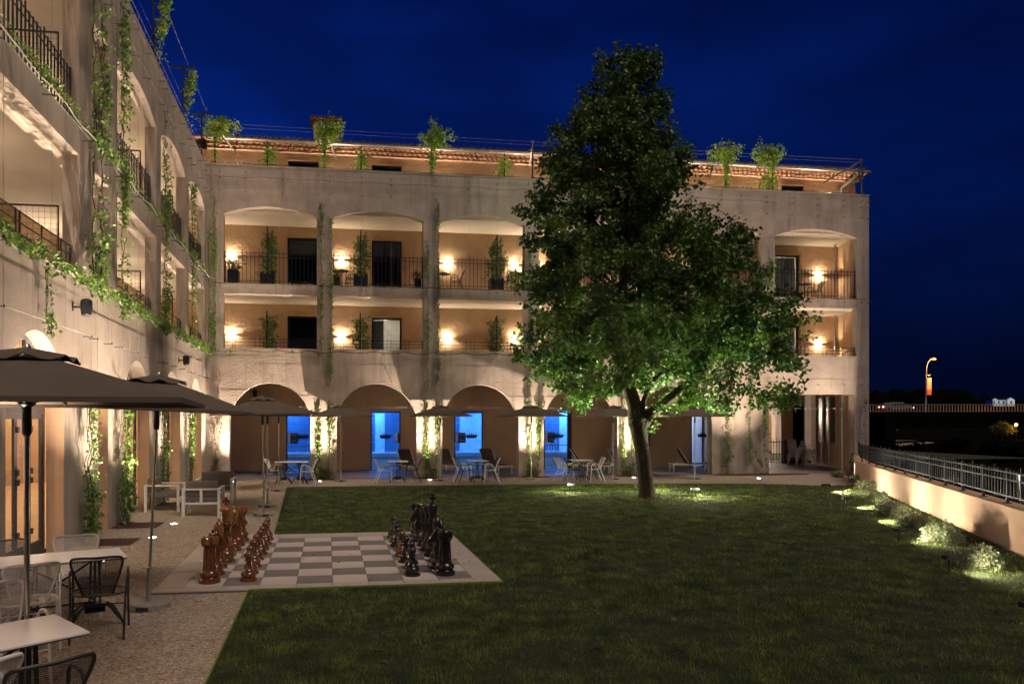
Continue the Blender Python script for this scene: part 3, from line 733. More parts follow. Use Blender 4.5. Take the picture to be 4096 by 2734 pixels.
# glazed arched doors of the left wing
def glazed(y0, y1, i):
    x = XW - .30; c = (y0 + y1) / 2; r = (y1 - y0) / 2; sp = 2.43
    mb = MB()
    mb.box(x - .06, x, y0 + .002, y0 + .09, 0, sp).box(x - .06, x, y1 - .09, y1 - .002, 0, sp).box(x - .06, x, y0 + .09, y1 - .09, sp - .14, sp + .02)
    mb.box(x - .06, x, y0 + .09, y1 - .09, 0, .09)
    n = 24
    ring = [(c - (r - .045) * math.cos(PI * k / n), sp + .02 + (r - .045) * math.sin(PI * k / n)) for k in range(n + 1)]
    mb.tube([(x - .03, u, z) for u, z in ring], .045, 4)
    for t in (-.33, .33):
        mb.box(x - .055, x - .005, c + t * r - .035, c + t * r + .035, sp + .02, sp + .98 * r * math.sqrt(1 - t * t))
    d = mb.build('door', M_anth, left)
    for k in range(4):
        a = y0 + .09 + (y1 - y0 - .18) * k / 4; b = y0 + .09 + (y1 - y0 - .18) * (k + 1) / 4
        leaf = MB().box(x - .05, x - .01, a + .002, a + .05, .09, sp - .142).box(x - .05, x - .01, b - .05, b - .002, .09, sp - .142).box(x - .05, x - .01, a + .05, b - .05, .09, .24).box(x - .05, x - .01, a + .05, b - .05, sp - .22, sp - .142).build('door_leaf', M_anth, d)
    P = [(y0 + .09, .09), (y1 - .09, .09), (y1 - .09, sp)] + [(c + (r - .09) * math.cos(PI * k / n), sp + (r - .09) * math.sin(PI * k / n)) for k in range(1, n)] + [(y0 + .09, sp)]
    MB().prism(P, lambda a, b: (x - .03, a, b), lambda a, b: (x - .036, a, b)).build('glass', M_glass, d)
    for k in (1, 2, 3):
        a = y0 + .09 + (y1 - y0 - .18) * k / 4
        for z in (.4, 1.2, 1.35, 2.0): MB().box(x - .01, x + .035, a - .03, a + .03, z, z + .09).build('hinge', M_dark, d)
    # reveal lining in orange plaster, 3 mm proud
    MB().box(XW - .279, XW - .004, y1 - .004, y1 - .001, 0, sp).build('reveal', M_jamb, left); MB().box(XW - .279, XW - .004, y0 + .001, y0 + .004, 0, sp).build('reveal', M_jamb, left)
for i, (a, b, s_, sp, ri) in enumerate(archW):
    if ri > 0: glazed(a, b, i)
MB().box(XW - .30, XW - .285, 14.7, 15.5, 0, 2.7).build('niche_back', M_jamb, left); MB().box(XW - .279, XW - .006, 15.413, 15.418, 0, 2.6).build('reveal', M_jamb, left)
# restaurant inside the left wing
rm = MB(); x0, x1, y0, y1 = -10.5, XW - .42, 1.2, 27.2
rm.add([(x0, y0, 0), (x0, y1, 0), (x1, y1, 0), (x1, y0, 0), (x0, y0, 3.85), (x0, y1, 3.85), (x1, y1, 3.85), (x1, y0, 3.85)], [(0, 1, 5, 4), (1, 2, 6, 5), (3, 0, 4, 7), (0, 3, 2, 1), (4, 5, 6, 7)])
rm.build('restaurant_room', M_orange, left)
mb = MB()
for y in (7.2, 8.6, 12.4, 13.8, 18.5, 20.0, 23.0): mb.box(-10.48, -10.44, y, y + .7, .9, 2.3)
mb.build('blue_wall_panel', mat('blue_fabric', (.03, .10, .45), .8), left)
for y in (6, 10, 14, 18, 22, 26): light('restaurant_lamp', 'POINT', (-8.2, y, 3.1), 65, (1.0, .74, .45), .12)

# ------------------------------------------------------------------ ground
def flat(name, poly, z, m, kind='structure', thick=0):
    mb = MB()
    if thick: mb.prism(poly, lambda a, b: (a, b, z), lambda a, b: (a, b, z - thick))
    else: mb.add([(x, y, z) for x, y in poly], [tuple(range(len(poly)))])
    o = mb.build(name, m); tag(o, kind=kind); return o
def gridsheet(name, x0, x1, y0, y1, z, m): return flat(name, [(x0, y0), (x1, y0), (x1, y1), (x0, y1)], z, m)
BX, BY, S = -1.834, 9.83, .475
# wall line on the right
WL = [(6.2, 1.5), (18.55, 23.55), (21.38, 27.24)]
gr = [(-4.35, 0.5), (5.6, 0.5), (6.2, 1.5), (18.55, 23.55), (21.38, 27.3), (22.1, 27.3), (22.1, 27.35), (-4.35, 27.35)]
flat('gravel_ground', gr, 0.0, M_gravel)['label'] = 'beige gravel terrace'
flat('arcade_floor', [(-4.35, 27.29), (17.66, 27.29), (17.66, 31.9), (-4.35, 31.9)], 0.02, M_slab)
flat('passage_floor', [(17.66, 27.29), (21.6, 27.29), (24, 33.5), (24, 36), (17.66, 36)], -0.02 + .03, M_slab)
flat('garden_ground', [(17.66, 36), (40, 36), (40, 48), (17.66, 48)], 0.0, M_lawn)
# far ground sheet, riverside below the terrace
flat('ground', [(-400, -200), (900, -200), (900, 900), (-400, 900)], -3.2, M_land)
flat('river', [(40, 20), (400, 60), (420, 115), (46, 60)], -3.15, mat('river_water', (0.008, 0.01, 0.015), .08, .1, .5, 0.3, .8, spec=.6))
pl = [(-1.0, 0.5), (-1.0, 9.59), (BX - 0.002 + 4.35 - 0, 9.59)]
lawn = [(-0.98, .6), (5.5, .6), (6.1, 1.6), (18.5, 23.4), (17.4, 22.2), (16.3, 22.2), (15.53, 22.6), (14.38, 23.1), (12.86, 23.5), (10.7, 23.72), (8.9, 23.85), (5.7, 23.95), (2, 24.1), (-1.3, 24.2),
        (-1.01, 14.12), (2.32, 14.12), (2.32, 9.60), (-1.01, 9.60)]
flat('lawn', lawn, 0.012, M_lawn)
for i, (a, b) in enumerate([((-4.34, 15.5), (-3.45, 16.35)), ((-4.34, 13.4), (-3.42, 14.2)), ((-4.34, 19.3), (-3.5, 20.25)), ((-4.34, 22.9), (-3.5, 24.0))]):
    flat('planting_bed', [(a[0], a[1]), (b[0], a[1]), (b[0], b[1]), (a[0], b[1])], .008, M_soil)
for i, (x0, x1) in enumerate([(-.75, .45), (3.15, 4.4), (7.1, 8.45), (11.1, 12.1), (15.1, 19.3)]):
    P = [(x0 + (x1 - x0) * (.5 - .5 * math.cos(PI * k / 12)), 27.28 - .55 * math.sin(PI * k / 12) ** .5 * (1 if i < 4 else 1.2)) for k in range(13)]
    mb = MB(); mb.add([(x, y, .008) for x, y in P] + [((x0 + x1) / 2, 27.0, .06)], [(k, k + 1, 13) for k in range(12)] + [(12, 0, 13)])
    o = mb.build('planting_bed', M_soil, smooth=True); tag(o, kind='structure')

M_edge = mat('lawn_edging_plastic', (0.16, 0.24, 0.03), 0.6)
for i, (a, b) in enumerate([((-1.0, 9.585), (2.34, 9.585)), ((-.995, .6), (-.995, 9.58)), ((-1.005, 14.13), (-1.31, 24.2)), ((2.335, 9.6), (2.335, 14.1))]):
    o = MB().bar((*a, .018), (*b, .018), .012, .036).build('lawn_edging', M_edge); tag(o, kind='structure')
# ------------------------------------------------------------------ grass
def inpoly(P, poly):
    x, y = P[:, 0], P[:, 1]; ins = np.zeros(len(P), bool); n = len(poly)
    for i in range(n):
        x0, y0 = poly[i]; x1, y1 = poly[(i + 1) % n]
        c = ((y0 > y) != (y1 > y)); with_ = (x1 - x0) * (y - y0) / ((y1 - y0) if y1 != y0 else 1e-9) + x0
        ins ^= (c & (x < with_))
    return ins
def blades(P, h, wd):
    n = len(P); a = rng.uniform(0, 2 * PI, n); lean = rng.uniform(0.1, .75, n) * h; la = rng.uniform(0, 2 * PI, n)
    dx = np.cos(a) * wd; dy = np.sin(a) * wd
    V = np.empty((n, 3, 3), np.float32)
    V[:, 0, 0] = P[:, 0] - dx; V[:, 0, 1] = P[:, 1] - dy; V[:, 0, 2] = .01
    V[:, 1, 0] = P[:, 0] + dx; V[:, 1, 1] = P[:, 1] + dy; V[:, 1, 2] = .01
    V[:, 2, 0] = P[:, 0] + np.cos(la) * lean; V[:, 2, 1] = P[:, 1] + np.sin(la) * lean; V[:, 2, 2] = h
    return V.reshape(-1, 3)
Vs = []
N0 = 1500000
P = np.column_stack([rng.uniform(-1.05, 18.6, N0), rng.uniform(4.2, 24.3, N0)])
d2 = np.hypot(P[:, 0], P[:, 1]); keep = rng.uniform(0, 1, N0) < np.clip((7.0 / d2) ** 1.7, 0, 1)
P = P[keep & inpoly(P, lawn)]; d2 = np.hypot(P[:, 0], P[:, 1])
patch = .5 + .5 * np.sin(P[:, 0] * 1.9 + 1.3 * np.sin(P[:, 1] * 1.1)) * np.sin(P[:, 1] * 2.3 + np.sin(P[:, 0] * 2.1))
fine = .5 + .5 * np.sin(P[:, 0] * 17 + 2 * np.sin(P[:, 1] * 9)) * np.sin(P[:, 1] * 14 + 2 * np.sin(P[:, 0] * 11))
h = (.020 + .046 * rng.uniform(0, 1, len(P))) * (.6 + .6 * patch) * (.55 + .9 * fine)
V = blades(P, h.astype(np.float32), np.clip(.0022 * d2 / 6, .0022, .009))
go = big('grass', V, np.arange(len(V)).reshape(-1, 3), M_grass); tag(go, 'dark green mown lawn of short grass', 'grass', kind='stuff')

# ------------------------------------------------------------------ chess board
board = thing('chess_board', 'large chess board of pale and dark grey pavers set into the lawn', 'chess board', (BX + 4 * S, BY + 4 * S, 0), world=True)
MB().box(BX - .36, BX + 8 * S + .36, BY - .24, BY + 9 * S, -.02, .018).build('bedding', mat('joint_sand', (.10, .09, .08), .95), board)
srcs = {}
def paver(x0, x1, y0, y1, m):
    k = (round(x1 - x0, 3), round(y1 - y0, 3), m.name); g_ = .003
    if k not in srcs: o = MB().box(g_, x1 - x0 - g_, g_, y1 - y0 - g_, 0, .014).build('paver', m, board); srcs[k] = o
    else: o = bpy.data.objects.new('paver', srcs[k].data); C.objects.link(o); o.parent = board
    o.location = Vector((x0, y0, .018 + random.uniform(0, .0015))) - Vector(board.location)
for i in range(8):
    for j in range(8): paver(BX + i * S, BX + (i + 1) * S, BY + j * S, BY + (j + 1) * S, M_tile_l if (i + j) % 2 == 0 else M_tile_d)
    paver(BX + i * S, BX + (i + 1) * S, BY - .24, BY, M_tile_b); paver(BX + i * S, BX + (i + 1) * S, BY + 8 * S, BY + 9 * S, M_tile_b)
for j in range(-1, 5):
    ya = BY - .24 if j < 0 else BY + 2 * j * S; yb = BY if j < 0 else min(BY + 2 * (j + 1) * S, BY + 9 * S)
    for (a, b) in ((BX - .36, BX), (BX + 8 * S, BX + 8 * S + .36)): paver(a, b, ya, yb, M_tile_b)

# a few fallen leaves on the gravel, board and lawn
cs = [(random.uniform(-3.8, 5), random.uniform(6.5, 22), .034) for _ in range(110)]
fl_ = []
E_ = np.array(cs)
ang = rng.uniform(0, 6.28, len(cs)); V = []; F = []
for (x, y, z), a in zip(cs, ang):
    d = Vector((math.cos(a), math.sin(a), 0)) * random.uniform(.02, .035); q = Vector((-d.y, d.x, .012)) * .6; c = Vector((x, y, z)); k = len(V)
    V += [tuple(c - d), tuple(c + q), tuple(c + d), tuple(c - Vector((q.x, q.y, -.01)))]; F.append((k, k + 1, k + 2, k + 3))
o = MB().add(V, F).build('fallen_leaves', mat('dry_leaf', (.13, .075, .03), .8, .5, 3)); tag(o, 'small dry leaves scattered on the gravel, board and lawn', 'fallen leaves', kind='stuff')

# ------------------------------------------------------------------ chess pieces
BZ = .0335
def base_prof(r): return [(r, 0), (r * 1.02, .02), (r, .045), (r * .86, .06), (r * .80, .075), (r * .95, .10), (r * .97, .13), (r * .85, .16), (r * .62, .185), (r * .66, .195), (r * .62, .21)]
def piece(kind, m, m2):
    root = thing(kind, kind, 'chess piece')
    if kind == 'pawn':
        MB().lathe([(.115, 0), (.118, .015), (.112, .035), (.09, .045), (.098, .065), (.102, .09), (.09, .115), (.062, .135), (.066, .145), (.055, .16), (.04, .22), (.032, .265)], 24).build('body', m, root, True)
        MB().lathe([(.032, .262), (.062, .275), (.064, .283), (.036, .295)], 24).build('collar', m, root, True)
        MB().lathe([(.001, .288)] + [(.058 * math.sin(a), .345 - .058 * math.cos(a)) for a in np.linspace(.35, PI - .02, 12)], 24).build('head', m2, root, True)
    elif kind == 'rook':
        MB().lathe([(.145, 0), (.148, .02), (.142, .05), (.118, .062), (.112, .075), (.132, .095), (.134, .125), (.11, .16), (.098, .17), (.102, .185), (.096, .20), (.078, .46), (.082, .475), (.10, .485), (.104, .50), (.102, .515)], 28).build('body', m, root, True)
        t = MB(); n = 36
        V = []; F = []
        for k in range(6):
            a0 = 2 * PI * k / 6 + .12; a1 = 2 * PI * (k + 1) / 6 - .22
            for q in range(5):
                a = a0 + (a1 - a0) * q / 4
                if q < 4:
                    b = a0 + (a1 - a0) * (q + 1) / 4; i = len(V)
                    for ang in (a, b):
                        for r_ in (.075, .112):
                            for z in (.516, .60): V.append((r_ * math.cos(ang), r_ * math.sin(ang), z))
                    F += [(i + 2, i + 6, i + 7, i + 3), (i, i + 1, i + 5, i + 4), (i + 1, i + 3, i + 7, i + 5), (i, i + 2, i + 3, i + 1), (i + 4, i + 5, i + 7, i + 6)]
        t.add(V, F); t.build('battlement', m2, root)
    elif kind == 'bishop':
        MB().lathe([(.125, 0), (.128, .02), (.122, .04), (.10, .055), (.11, .08), (.112, .11), (.095, .14), (.07, .16), (.074, .172), (.062, .19), (.048, .32), (.045, .40)], 24).build('body', m, root, True)
        MB().lathe([(.045, .398), (.075, .41), (.078, .42), (.05, .435), (.06, .445), (.044, .46)], 24).build('collar', m, root, True)
        MB().lathe([(.044, .458), (.062, .50), (.072, .56), (.066, .62), (.04, .67), (.018, .69), (.022, .70), (.024, .71), (.01, .73)], 24).build('head', m2, root, True)
        MB().tube([(0, -.08 * math.cos(a) * .9, .60 + .05 * math.sin(a) * .9) for a in np.linspace(-1.2, 1.2, 6)], .006, 5).build('slit', M_black, root)
    elif kind in ('king', 'queen'):
        s_ = 1.0 if kind == 'king' else .88
        MB().lathe([(r, z * s_) for r, z in [(.14, 0), (.144, .02), (.138, .045), (.115, .06), (.124, .09), (.126, .12), (.106, .16), (.076, .185), (.08, .20), (.068, .22), (.05, .40), (.046, .52)]], 24).build('body', m, root, True)
        MB().lathe([(r, z * s_) for r, z in [(.046, .518), (.08, .53), (.084, .542), (.055, .555), (.07, .57), (.073, .582), (.05, .60), (.055, .61)]], 24).build('collar', m, root, True)
        MB().lathe([(r, z * s_) for r, z in [(.05, .608), (.062, .66), (.085, .76), (.095, .80), (.09, .815), (.06, .84), (.028, .855), (.03, .865)]], 24).build('head', m2, root, True)
        if kind == 'king':
            z0 = .862
            P = [(-.02, z0), (.02, z0), (.012, z0 + .04), (.05, z0 + .022), (.05, z0 + .088), (.012, z0 + .07), (.022, z0 + .128), (-.022, z0 + .128), (-.012, z0 + .07), (-.05, z0 + .088), (-.05, z0 + .022), (-.012, z0 + .04)]
            MB().prism(P, lambda a, b: (a, -.014, b), lambda a, b: (a, .014, b)).build('cross', m, root)
        else:
            MB().lathe([(.001, .75)] + [(.022 * math.sin(a), .775 - .022 * math.cos(a)) for a in np.linspace(.3, PI - .02, 8)], 12).build('finial', m, root, True)
            cr_ = MB()
            for k in range(10):
                a = 2 * PI * k / 10; cr_.lathe([(.012, -.02), (.014, 0), (.004, .022)], 6, (.078 * math.cos(a), .078 * math.sin(a), .725))
            cr_.build('coronet', m2, root)
    elif kind == 'knight':
        MB().lathe([(.135, 0), (.138, .02), (.132, .045), (.11, .06), (.12, .085), (.122, .115), (.10, .145), (.082, .16), (.086, .175), (.07, .19)], 24).build('body', m, root, True)
        # horse head, nose towards +x
        P = [(-.075, .185), (.075, .185), (.065, .25), (.085, .30), (.05, .36), (.06, .40), (.13, .355), (.165, .36), (.175, .40), (.13, .47), (.085, .535), (.05, .575), (.035, .61), (.01, .575), (-.05, .55), (-.095, .48), (-.11, .40), (-.10, .30), (-.085, .24)]
        o = MB().prism(P, lambda a, b: (a, -.042, b), lambda a, b: (a, .042, b)).build('head', m2, root, bevel=.022)
        mn = MB()
        for k in range(9):
            t = k / 8; x = -.03 - .085 * math.sin(PI * min(1, t * 1.15)) ; z = .60 - .38 * t
            mn.lathe([(.006, -.03), (.022, -.01), (.02, .02), (.006, .03)], 6, (x, 0, z))
        mn.build('mane', m, root, True)
    return root
PR = {}
for cname, m, m2 in (('brown', M_wood, M_wood2), ('black', M_black, M_black)):
    for k in ('rook', 'knight', 'bishop', 'king', 'queen', 'pawn'):
        PR[cname, k] = Proto(piece(k, m, M_wood if (cname == 'brown' and k in ('pawn', 'knight')) else m2))
order = ['rook', 'knight', 'bishop', 'king', 'queen', 'bishop', 'knight', 'rook']
for side, cname, px in ((0, 'brown', .58), (1, 'black', 7.3)):
    for j, k in enumerate(order):
        lab = {0: 'nearest to the camera', 1: 'just behind the nearest rook', 2: 'just in front of the king', 3: 'with a cross on top', 4: 'behind the king', 5: 'behind the queen', 6: 'in front of the farthest rook', 7: 'in the far corner of the board'}[j]
        txt = 'glossy %s %s %s, %s side of board' % (cname, k, lab, 'left' if side == 0 else 'right')
        PR[cname, k].place((BX + (px + random.uniform(-.05, .05)) * S, BY + (j + .58 + random.uniform(-.08, .08)) * S, BZ), (PI if side else 0) + random.uniform(-.3, .3), txt, 'large %s chess pieces' % cname)
    for j in range(8):
        cc = cname if not (side == 1 and j == 3) else 'brown'
        row = 'left' if side == 0 else 'right'
        txt = '%s pawn, %s from the camera in the %s row of pawns' % (cc, ORD[j], row) if cc == cname else 'brown pawn standing among the black pawns in the right row'
        PR[cc, 'pawn'].place((BX + ((1.62 if side == 0 else 6.35) + random.uniform(-.06, .06)) * S, BY + (j + .62 + random.uniform(-.1, .1)) * S, BZ), random.uniform(0, 6), txt, 'large %s chess pieces' % cc)

# ------------------------------------------------------------------ parasols
def parasol(h=2.34, hw=1.08, fold=False):
    root = thing('parasol', 'parasol', 'parasol')
    MB().lathe([(.24, 0), (.25, .01), (.25, .065), (.24, .075), (.05, .076)], 32).build('base', M_concb, root)
    MB().box(-.09, .05, -.254, -.235, .012, .055).build('handle_slot', M_dark, root)
    MB().lathe([(.028, .076), (.028, .44), (.032, .45), (.032, .47), (.019, .475)], 14).build('sleeve', M_steel, root, True)
    MB().lathe([(.019, .47), (.019, h + .34)], 14).build('pole', M_steel, root, True)
    MB().lathe([(.02, h - .26), (.032, h - .24), (.03, h - .05), (.055, h - .03), (.055, h + .01), (.02, h + .03)], 14).build('hub', M_dark, root, True)
    apex = h + .36
    # canopy: 8 panels of a square canvas, thin shell with a short skirt
    corners = [(hw, -hw), (hw, 0), (hw, hw), (0, hw), (-hw, hw), (-hw, 0), (-hw, -hw), (0, -hw)]
    V = []; F = []; n = 5
    def pt(c, t, sag=0, dz=0):
        z = apex - (apex - h) * t ** 1.05 + (-.0 if abs(c[0] * c[1]) > .1 else .0)
        return (c[0] * t, c[1] * t, z + dz - .03 * math.sin(PI * t) * sag)
    rim = []
    for k in range(8):
        c = corners[k]; V += [pt(c, .16 + .84 * q / n) for q in range(n + 1)]
    for k in range(8):
        a = k * (n + 1); b = ((k + 1) % 8) * (n + 1)
        for q in range(n): F.append((a + q, a + q + 1, b + q + 1, b + q))
    o = MB().add(V, F).build('canopy', M_canopy, root)
    sm = o.modifiers.new('cloth', 'SOLIDIFY'); sm.thickness = .006
    sk = MB()
    for k in range(8):
        a = corners[k]; b = corners[(k + 1) % 8]
        A = pt(a, 1); B = pt(b, 1)
        sk.add([(A[0], A[1], A[2]), (B[0], B[1], B[2]), (B[0], B[1], B[2] - .035), (A[0], A[1], A[2] - .035), (A[0] * .995, A[1] * .995, A[2]), (B[0] * .995, B[1] * .995, B[2]), (B[0] * .995, B[1] * .995, B[2] - .035), (A[0] * .995, A[1] * .995, A[2] - .035)],
               [(0, 1, 2, 3), (4, 7, 6, 5), (3, 2, 6, 7)])
    sk.build('hem', M_canopy, root)
    # vent flap, wavy edge
    V = [(0, 0, apex + .035)]; F = []; n = 40
    for k in range(n):
        a = 2 * PI * k / n; r = .30 * (1 / max(abs(math.cos(a)), abs(math.sin(a)))) ** .8
        V.append((r * math.cos(a), r * math.sin(a), apex - .055 + .022 * math.sin(a * 8)))
    for k in range(n): F.append((0, 1 + k, 1 + (k + 1) % n))
    o = MB().add(V, F).build('vent_flap', M_canopy, root); sm = o.modifiers.new('cloth', 'SOLIDIFY'); sm.thickness = .005
    MB().lathe([(.025, apex), (.03, apex + .03), (.012, apex + .06)], 10).build('finial', M_steel, root, True)
    for c in corners:
        L = math.hypot(*c)
        e0 = Vector((c[0] * .04, c[1] * .04, apex - .03)); e1 = Vector(pt(c, .985)) - Vector((0, 0, .02))
        rb = MB().bar(e0, e1, .014, .022).build('rib', M_anth if random.random() < 2 else M_steel, root)
        mid = e0.lerp(e1, .45); MB().bar((c[0] * .045 / L * 1.1, c[1] * .045 / L * 1.1, h - .01), mid, .012, .018).build('strut', M_steel, rb)
    return root
pp = Proto(parasol())
pl_ = [((-2.2, 5.78), .10, 'nearest taupe parasol, its canopy filling the left edge above the white tables', 1.0),
       ((-2.09, 8.98), .05, 'taupe parasol with its round base beside the chess board and gravel', 1.0),
       ((-1.45, 17.15), .35, 'taupe parasol behind the chess board, front one of the two close poles', 1.0),
       ((-1.50, 18.85), .1, 'taupe parasol behind the chess board, rear one of the two close poles', 1.0),
       ((-1.50, 23.0), .0, 'taupe parasol at the back corner of the gravel near the leftmost far table', 1.0),
       ((.47, 26.2), .55, 'taupe parasol in front of the first pillar pair with vines', 1.0),
       ((4.02, 26.1), .6, 'taupe parasol between the second and third blue doors', 1.0),
       ((7.36, 25.9), .5, 'taupe parasol in front of the pillar left of the tree', 1.0),
       ((10.40, 25.7), .55, 'taupe parasol just left of the tree trunk', 1.0),
       ((13.45, 25.4), .62, 'taupe parasol right of the tree trunk by the lone lounger', 1.0)]
for i, ((x, y), rz, lab, s_) in enumerate(pl_):
    o = pp.place((x, y, 0), rz if i < 5 else .08 * (i % 3), lab, 'open taupe parasols', (1.1, 1.1, 1) if i == 0 else ((1, 1, 1) if i == 1 else (.92, .92, 1)))
    if i == 1: o.rotation_euler = (0.0, rad(2.6), rz)
    elif i in (2, 3, 4): o.rotation_euler = (0, rad(random.uniform(-.8, .8)), rz)

# ------------------------------------------------------------------ chairs and tables
def arc(p, q, r, n=5): pass
def smoothpath(pts, it=2):
    P = [Vector(p) for p in pts]
    for _ in range(it):
        Q = [P[0]]
        for a, b in zip(P[:-1], P[1:]): Q += [a.lerp(b, .25), a.lerp(b, .75)]
        Q.append(P[-1]); P = Q
    return P
def chair(col):
    m = M_white if col == 'white' else M_dark; mm = M_wmesh if col == 'white' else M_bmesh
    root = thing('garden_chair', 'chair', 'chair')
    r = .0125
    for s in (-1, 1):
        # arm and legs: one bent tube from front foot over the arm to the rear foot
        P = smoothpath([(s * .27, -.25, 0), (s * .265, -.215, .35), (s * .265, -.20, .63), (s * .27, -.12, .655), (s * .275, .02, .64), (s * .26, .10, .50), (s * .25, .18, .30), (s * .245, .30, 0)], 2)
        h = len(P) // 2
        MB().tube(P[:h + 1], r, 7).build('leg', m, root, True); MB().tube(P[h:], r, 7).build('leg', m, root, True)
    # backrest frame: a trapezoid loop, wide at the top
    P = smoothpath([(-.13, .13, .42), (-.19, .20, .60), (-.255, .30, .83), (-.15, .335, .845), (0, .345, .838), (.15, .335, .845), (.255, .30, .83), (.19, .20, .60), (.13, .13, .42)], 2)
    bf = MB().tube(P, r, 7).build('back_frame', m, root, True)
    # backrest mesh panel, curved
    V = []; F = []; n = 8; k_ = 6
    for j in range(k_ + 1):
        t = j / k_; wv = .14 + (.245 - .14) * t; z = .44 + .385 * t; y = .14 + .16 * t
        for i in range(n + 1):
            u = -1 + 2 * i / n; V.append((u * wv, y + .04 * t * (1 - u * u), z))
    for j in range(k_):
        for i in range(n): a = j * (n + 1) + i; F.append((a, a + 1, a + n + 2, a + n + 1))
    MB().add(V, F).build('backrest', mm, root, True)
    # seat: rounded panel
    V = [(0, -.01, .415)]; F = []; n = 24
    for k in range(n):
        a = 2 * PI * k / n; V.append((.25 * math.copysign(abs(math.cos(a)) ** .7, math.cos(a)), -.02 + .225 * math.copysign(abs(math.sin(a)) ** .7, math.sin(a)), .435))
    for k in range(n): F.append((0, 1 + k, 1 + (k + 1) % n))
    st = MB().add(V, F).build('seat', mm, root, True)
    MB().tube(V[1:], .010, 6, closed=True).build('seat_rim', m, st, True)
    mb = MB()
    for s in (-1, 1): mb.tube([(s * .24, -.12, .43), (s * .264, -.19, .44)], .008, 5)
    mb.tube([(-.255, .16, .34), (.255, .16, .34)], .007, 5).tube([(-.265, -.21, .36), (.265, -.21, .36)], .007, 5)
    mb.build('stretcher', m, root)
    return root
cw = Proto(chair('white')); cb = Proto(chair('black'))
def table(L, W, name='table'):
    root = thing('garden_table', 'table', 'table')
    MB().box(-L / 2, L / 2, -W / 2, W / 2, .738, .75).build('tabletop', M_ttop, root)
    MB().box(-L / 2 + .001, L / 2 - .001, -W / 2 + .001, W / 2 - .001, .728, .7378).build('tabletop_edge', M_tedge, root)
    xs = (0,) if L < .9 else (-L / 2 + .28, L / 2 - .28)
    for x in xs:
        p = MB()
        for s in (-1, 1):
            for dx in (-.055, 0, .055): p.tube([(x + dx, s * .02, .20), (x + dx * .7, s * .03, .70)], .009, 5)
        p.box(x - .11, x + .11, -.06, .06, .19, .23).box(x - .10, x + .10, -.05, .05, .68, .705).box(x - .25, x + .25, -.02, .02, .705, .727).box(x - .02, x + .02, -.25, .25, .706, .726)
        ped = p.build('pedestal', M_dark, root)
        for a in (.6, PI - .6, PI + .6, -.6):
            c_, s_ = math.cos(a), math.sin(a)
            if abs(c_) < .1: continue
            P = smoothpath([(x + c_ * .05, s_ * .05, .21), (x + c_ * .16, s_ * .16, .21), (x + c_ * .27, s_ * .24, .10), (x + c_ * .33, s_ * .30, .0)], 2)
            MB().tube(P, [.018 + .006 * math.sin(k * .9) for k in range(len(P))], 6).build('leg', M_dark, ped, True)
        MB().tube([(x - .1, 0, .15), (x + .1, 0, .15)], .03, 8).build('foot_scroll', M_dark, ped, True)
    if L > .9:
        MB().bar((xs[0], 0, .24), (xs[1], 0, .24), .02).bar((xs[0], 0, .26), (xs[1], 0, .70), .018).bar((xs[0], 0, .70), (xs[1], 0, .26), .018).build('cross_brace', M_dark, root)
    return root
tl = Proto(table(1.25, .66)); ts = Proto(table(.70, .70)); tm = Proto(table(1.1, .70))
def place_tbl(proto, corner, ang, L, W, lab, grp):
    """corner = right-front corner in plan; long axis runs back to the left at ang"""
    u = Vector((-math.cos(ang), -math.sin(ang))); v = Vector((-math.sin(ang), math.cos(ang)))
    c = Vector(corner) + u * L / 2 + v * W / 2
    proto.place((c.x, c.y, 0), ang, lab, grp); return c, u, v
G1 = 'white topped tables on the gravel at lower left'
c1, u1, v1 = place_tbl(tl, (-1.61, 5.29), rad(38), 1.25, .66, 'white topped table cut by the lower left corner of the picture', G1)
c2, u2, v2 = place_tbl(tl, (-2.11, 8.15), rad(22), 1.25, .60, 'white topped table behind, between pale and dark mesh chairs', G1)
GC = 'mesh chairs around the two near tables'
cb.place((-1.72, 4.62, 0), rad(38) + PI, 'black mesh chair nearest the camera at the lower left', GC)
cb.place((-2.32, 7.92, 0), rad(12) + PI, 'black mesh armchair between the gravel and the second white table', GC)
cw.place((-2.88, 7.62, 0), rad(25) + PI, 'white mesh chair in front of the second table, left of the black armchair', GC)
cw.place((-2.83, 8.78, 0), rad(15), 'white mesh chair on the far side of the second table', GC)
cb.place((-3.45, 8.55, 0), rad(25), 'black mesh chair beyond the second table, near the glass doors', GC)
cw.place((-2.55, 6.25, 0), rad(38), 'white mesh chair behind the nearest table at the left edge', GC)
cw.place((-2.15, 4.60, 0), rad(50) + PI, 'white mesh chair cut by the lower left frame edge', GC)
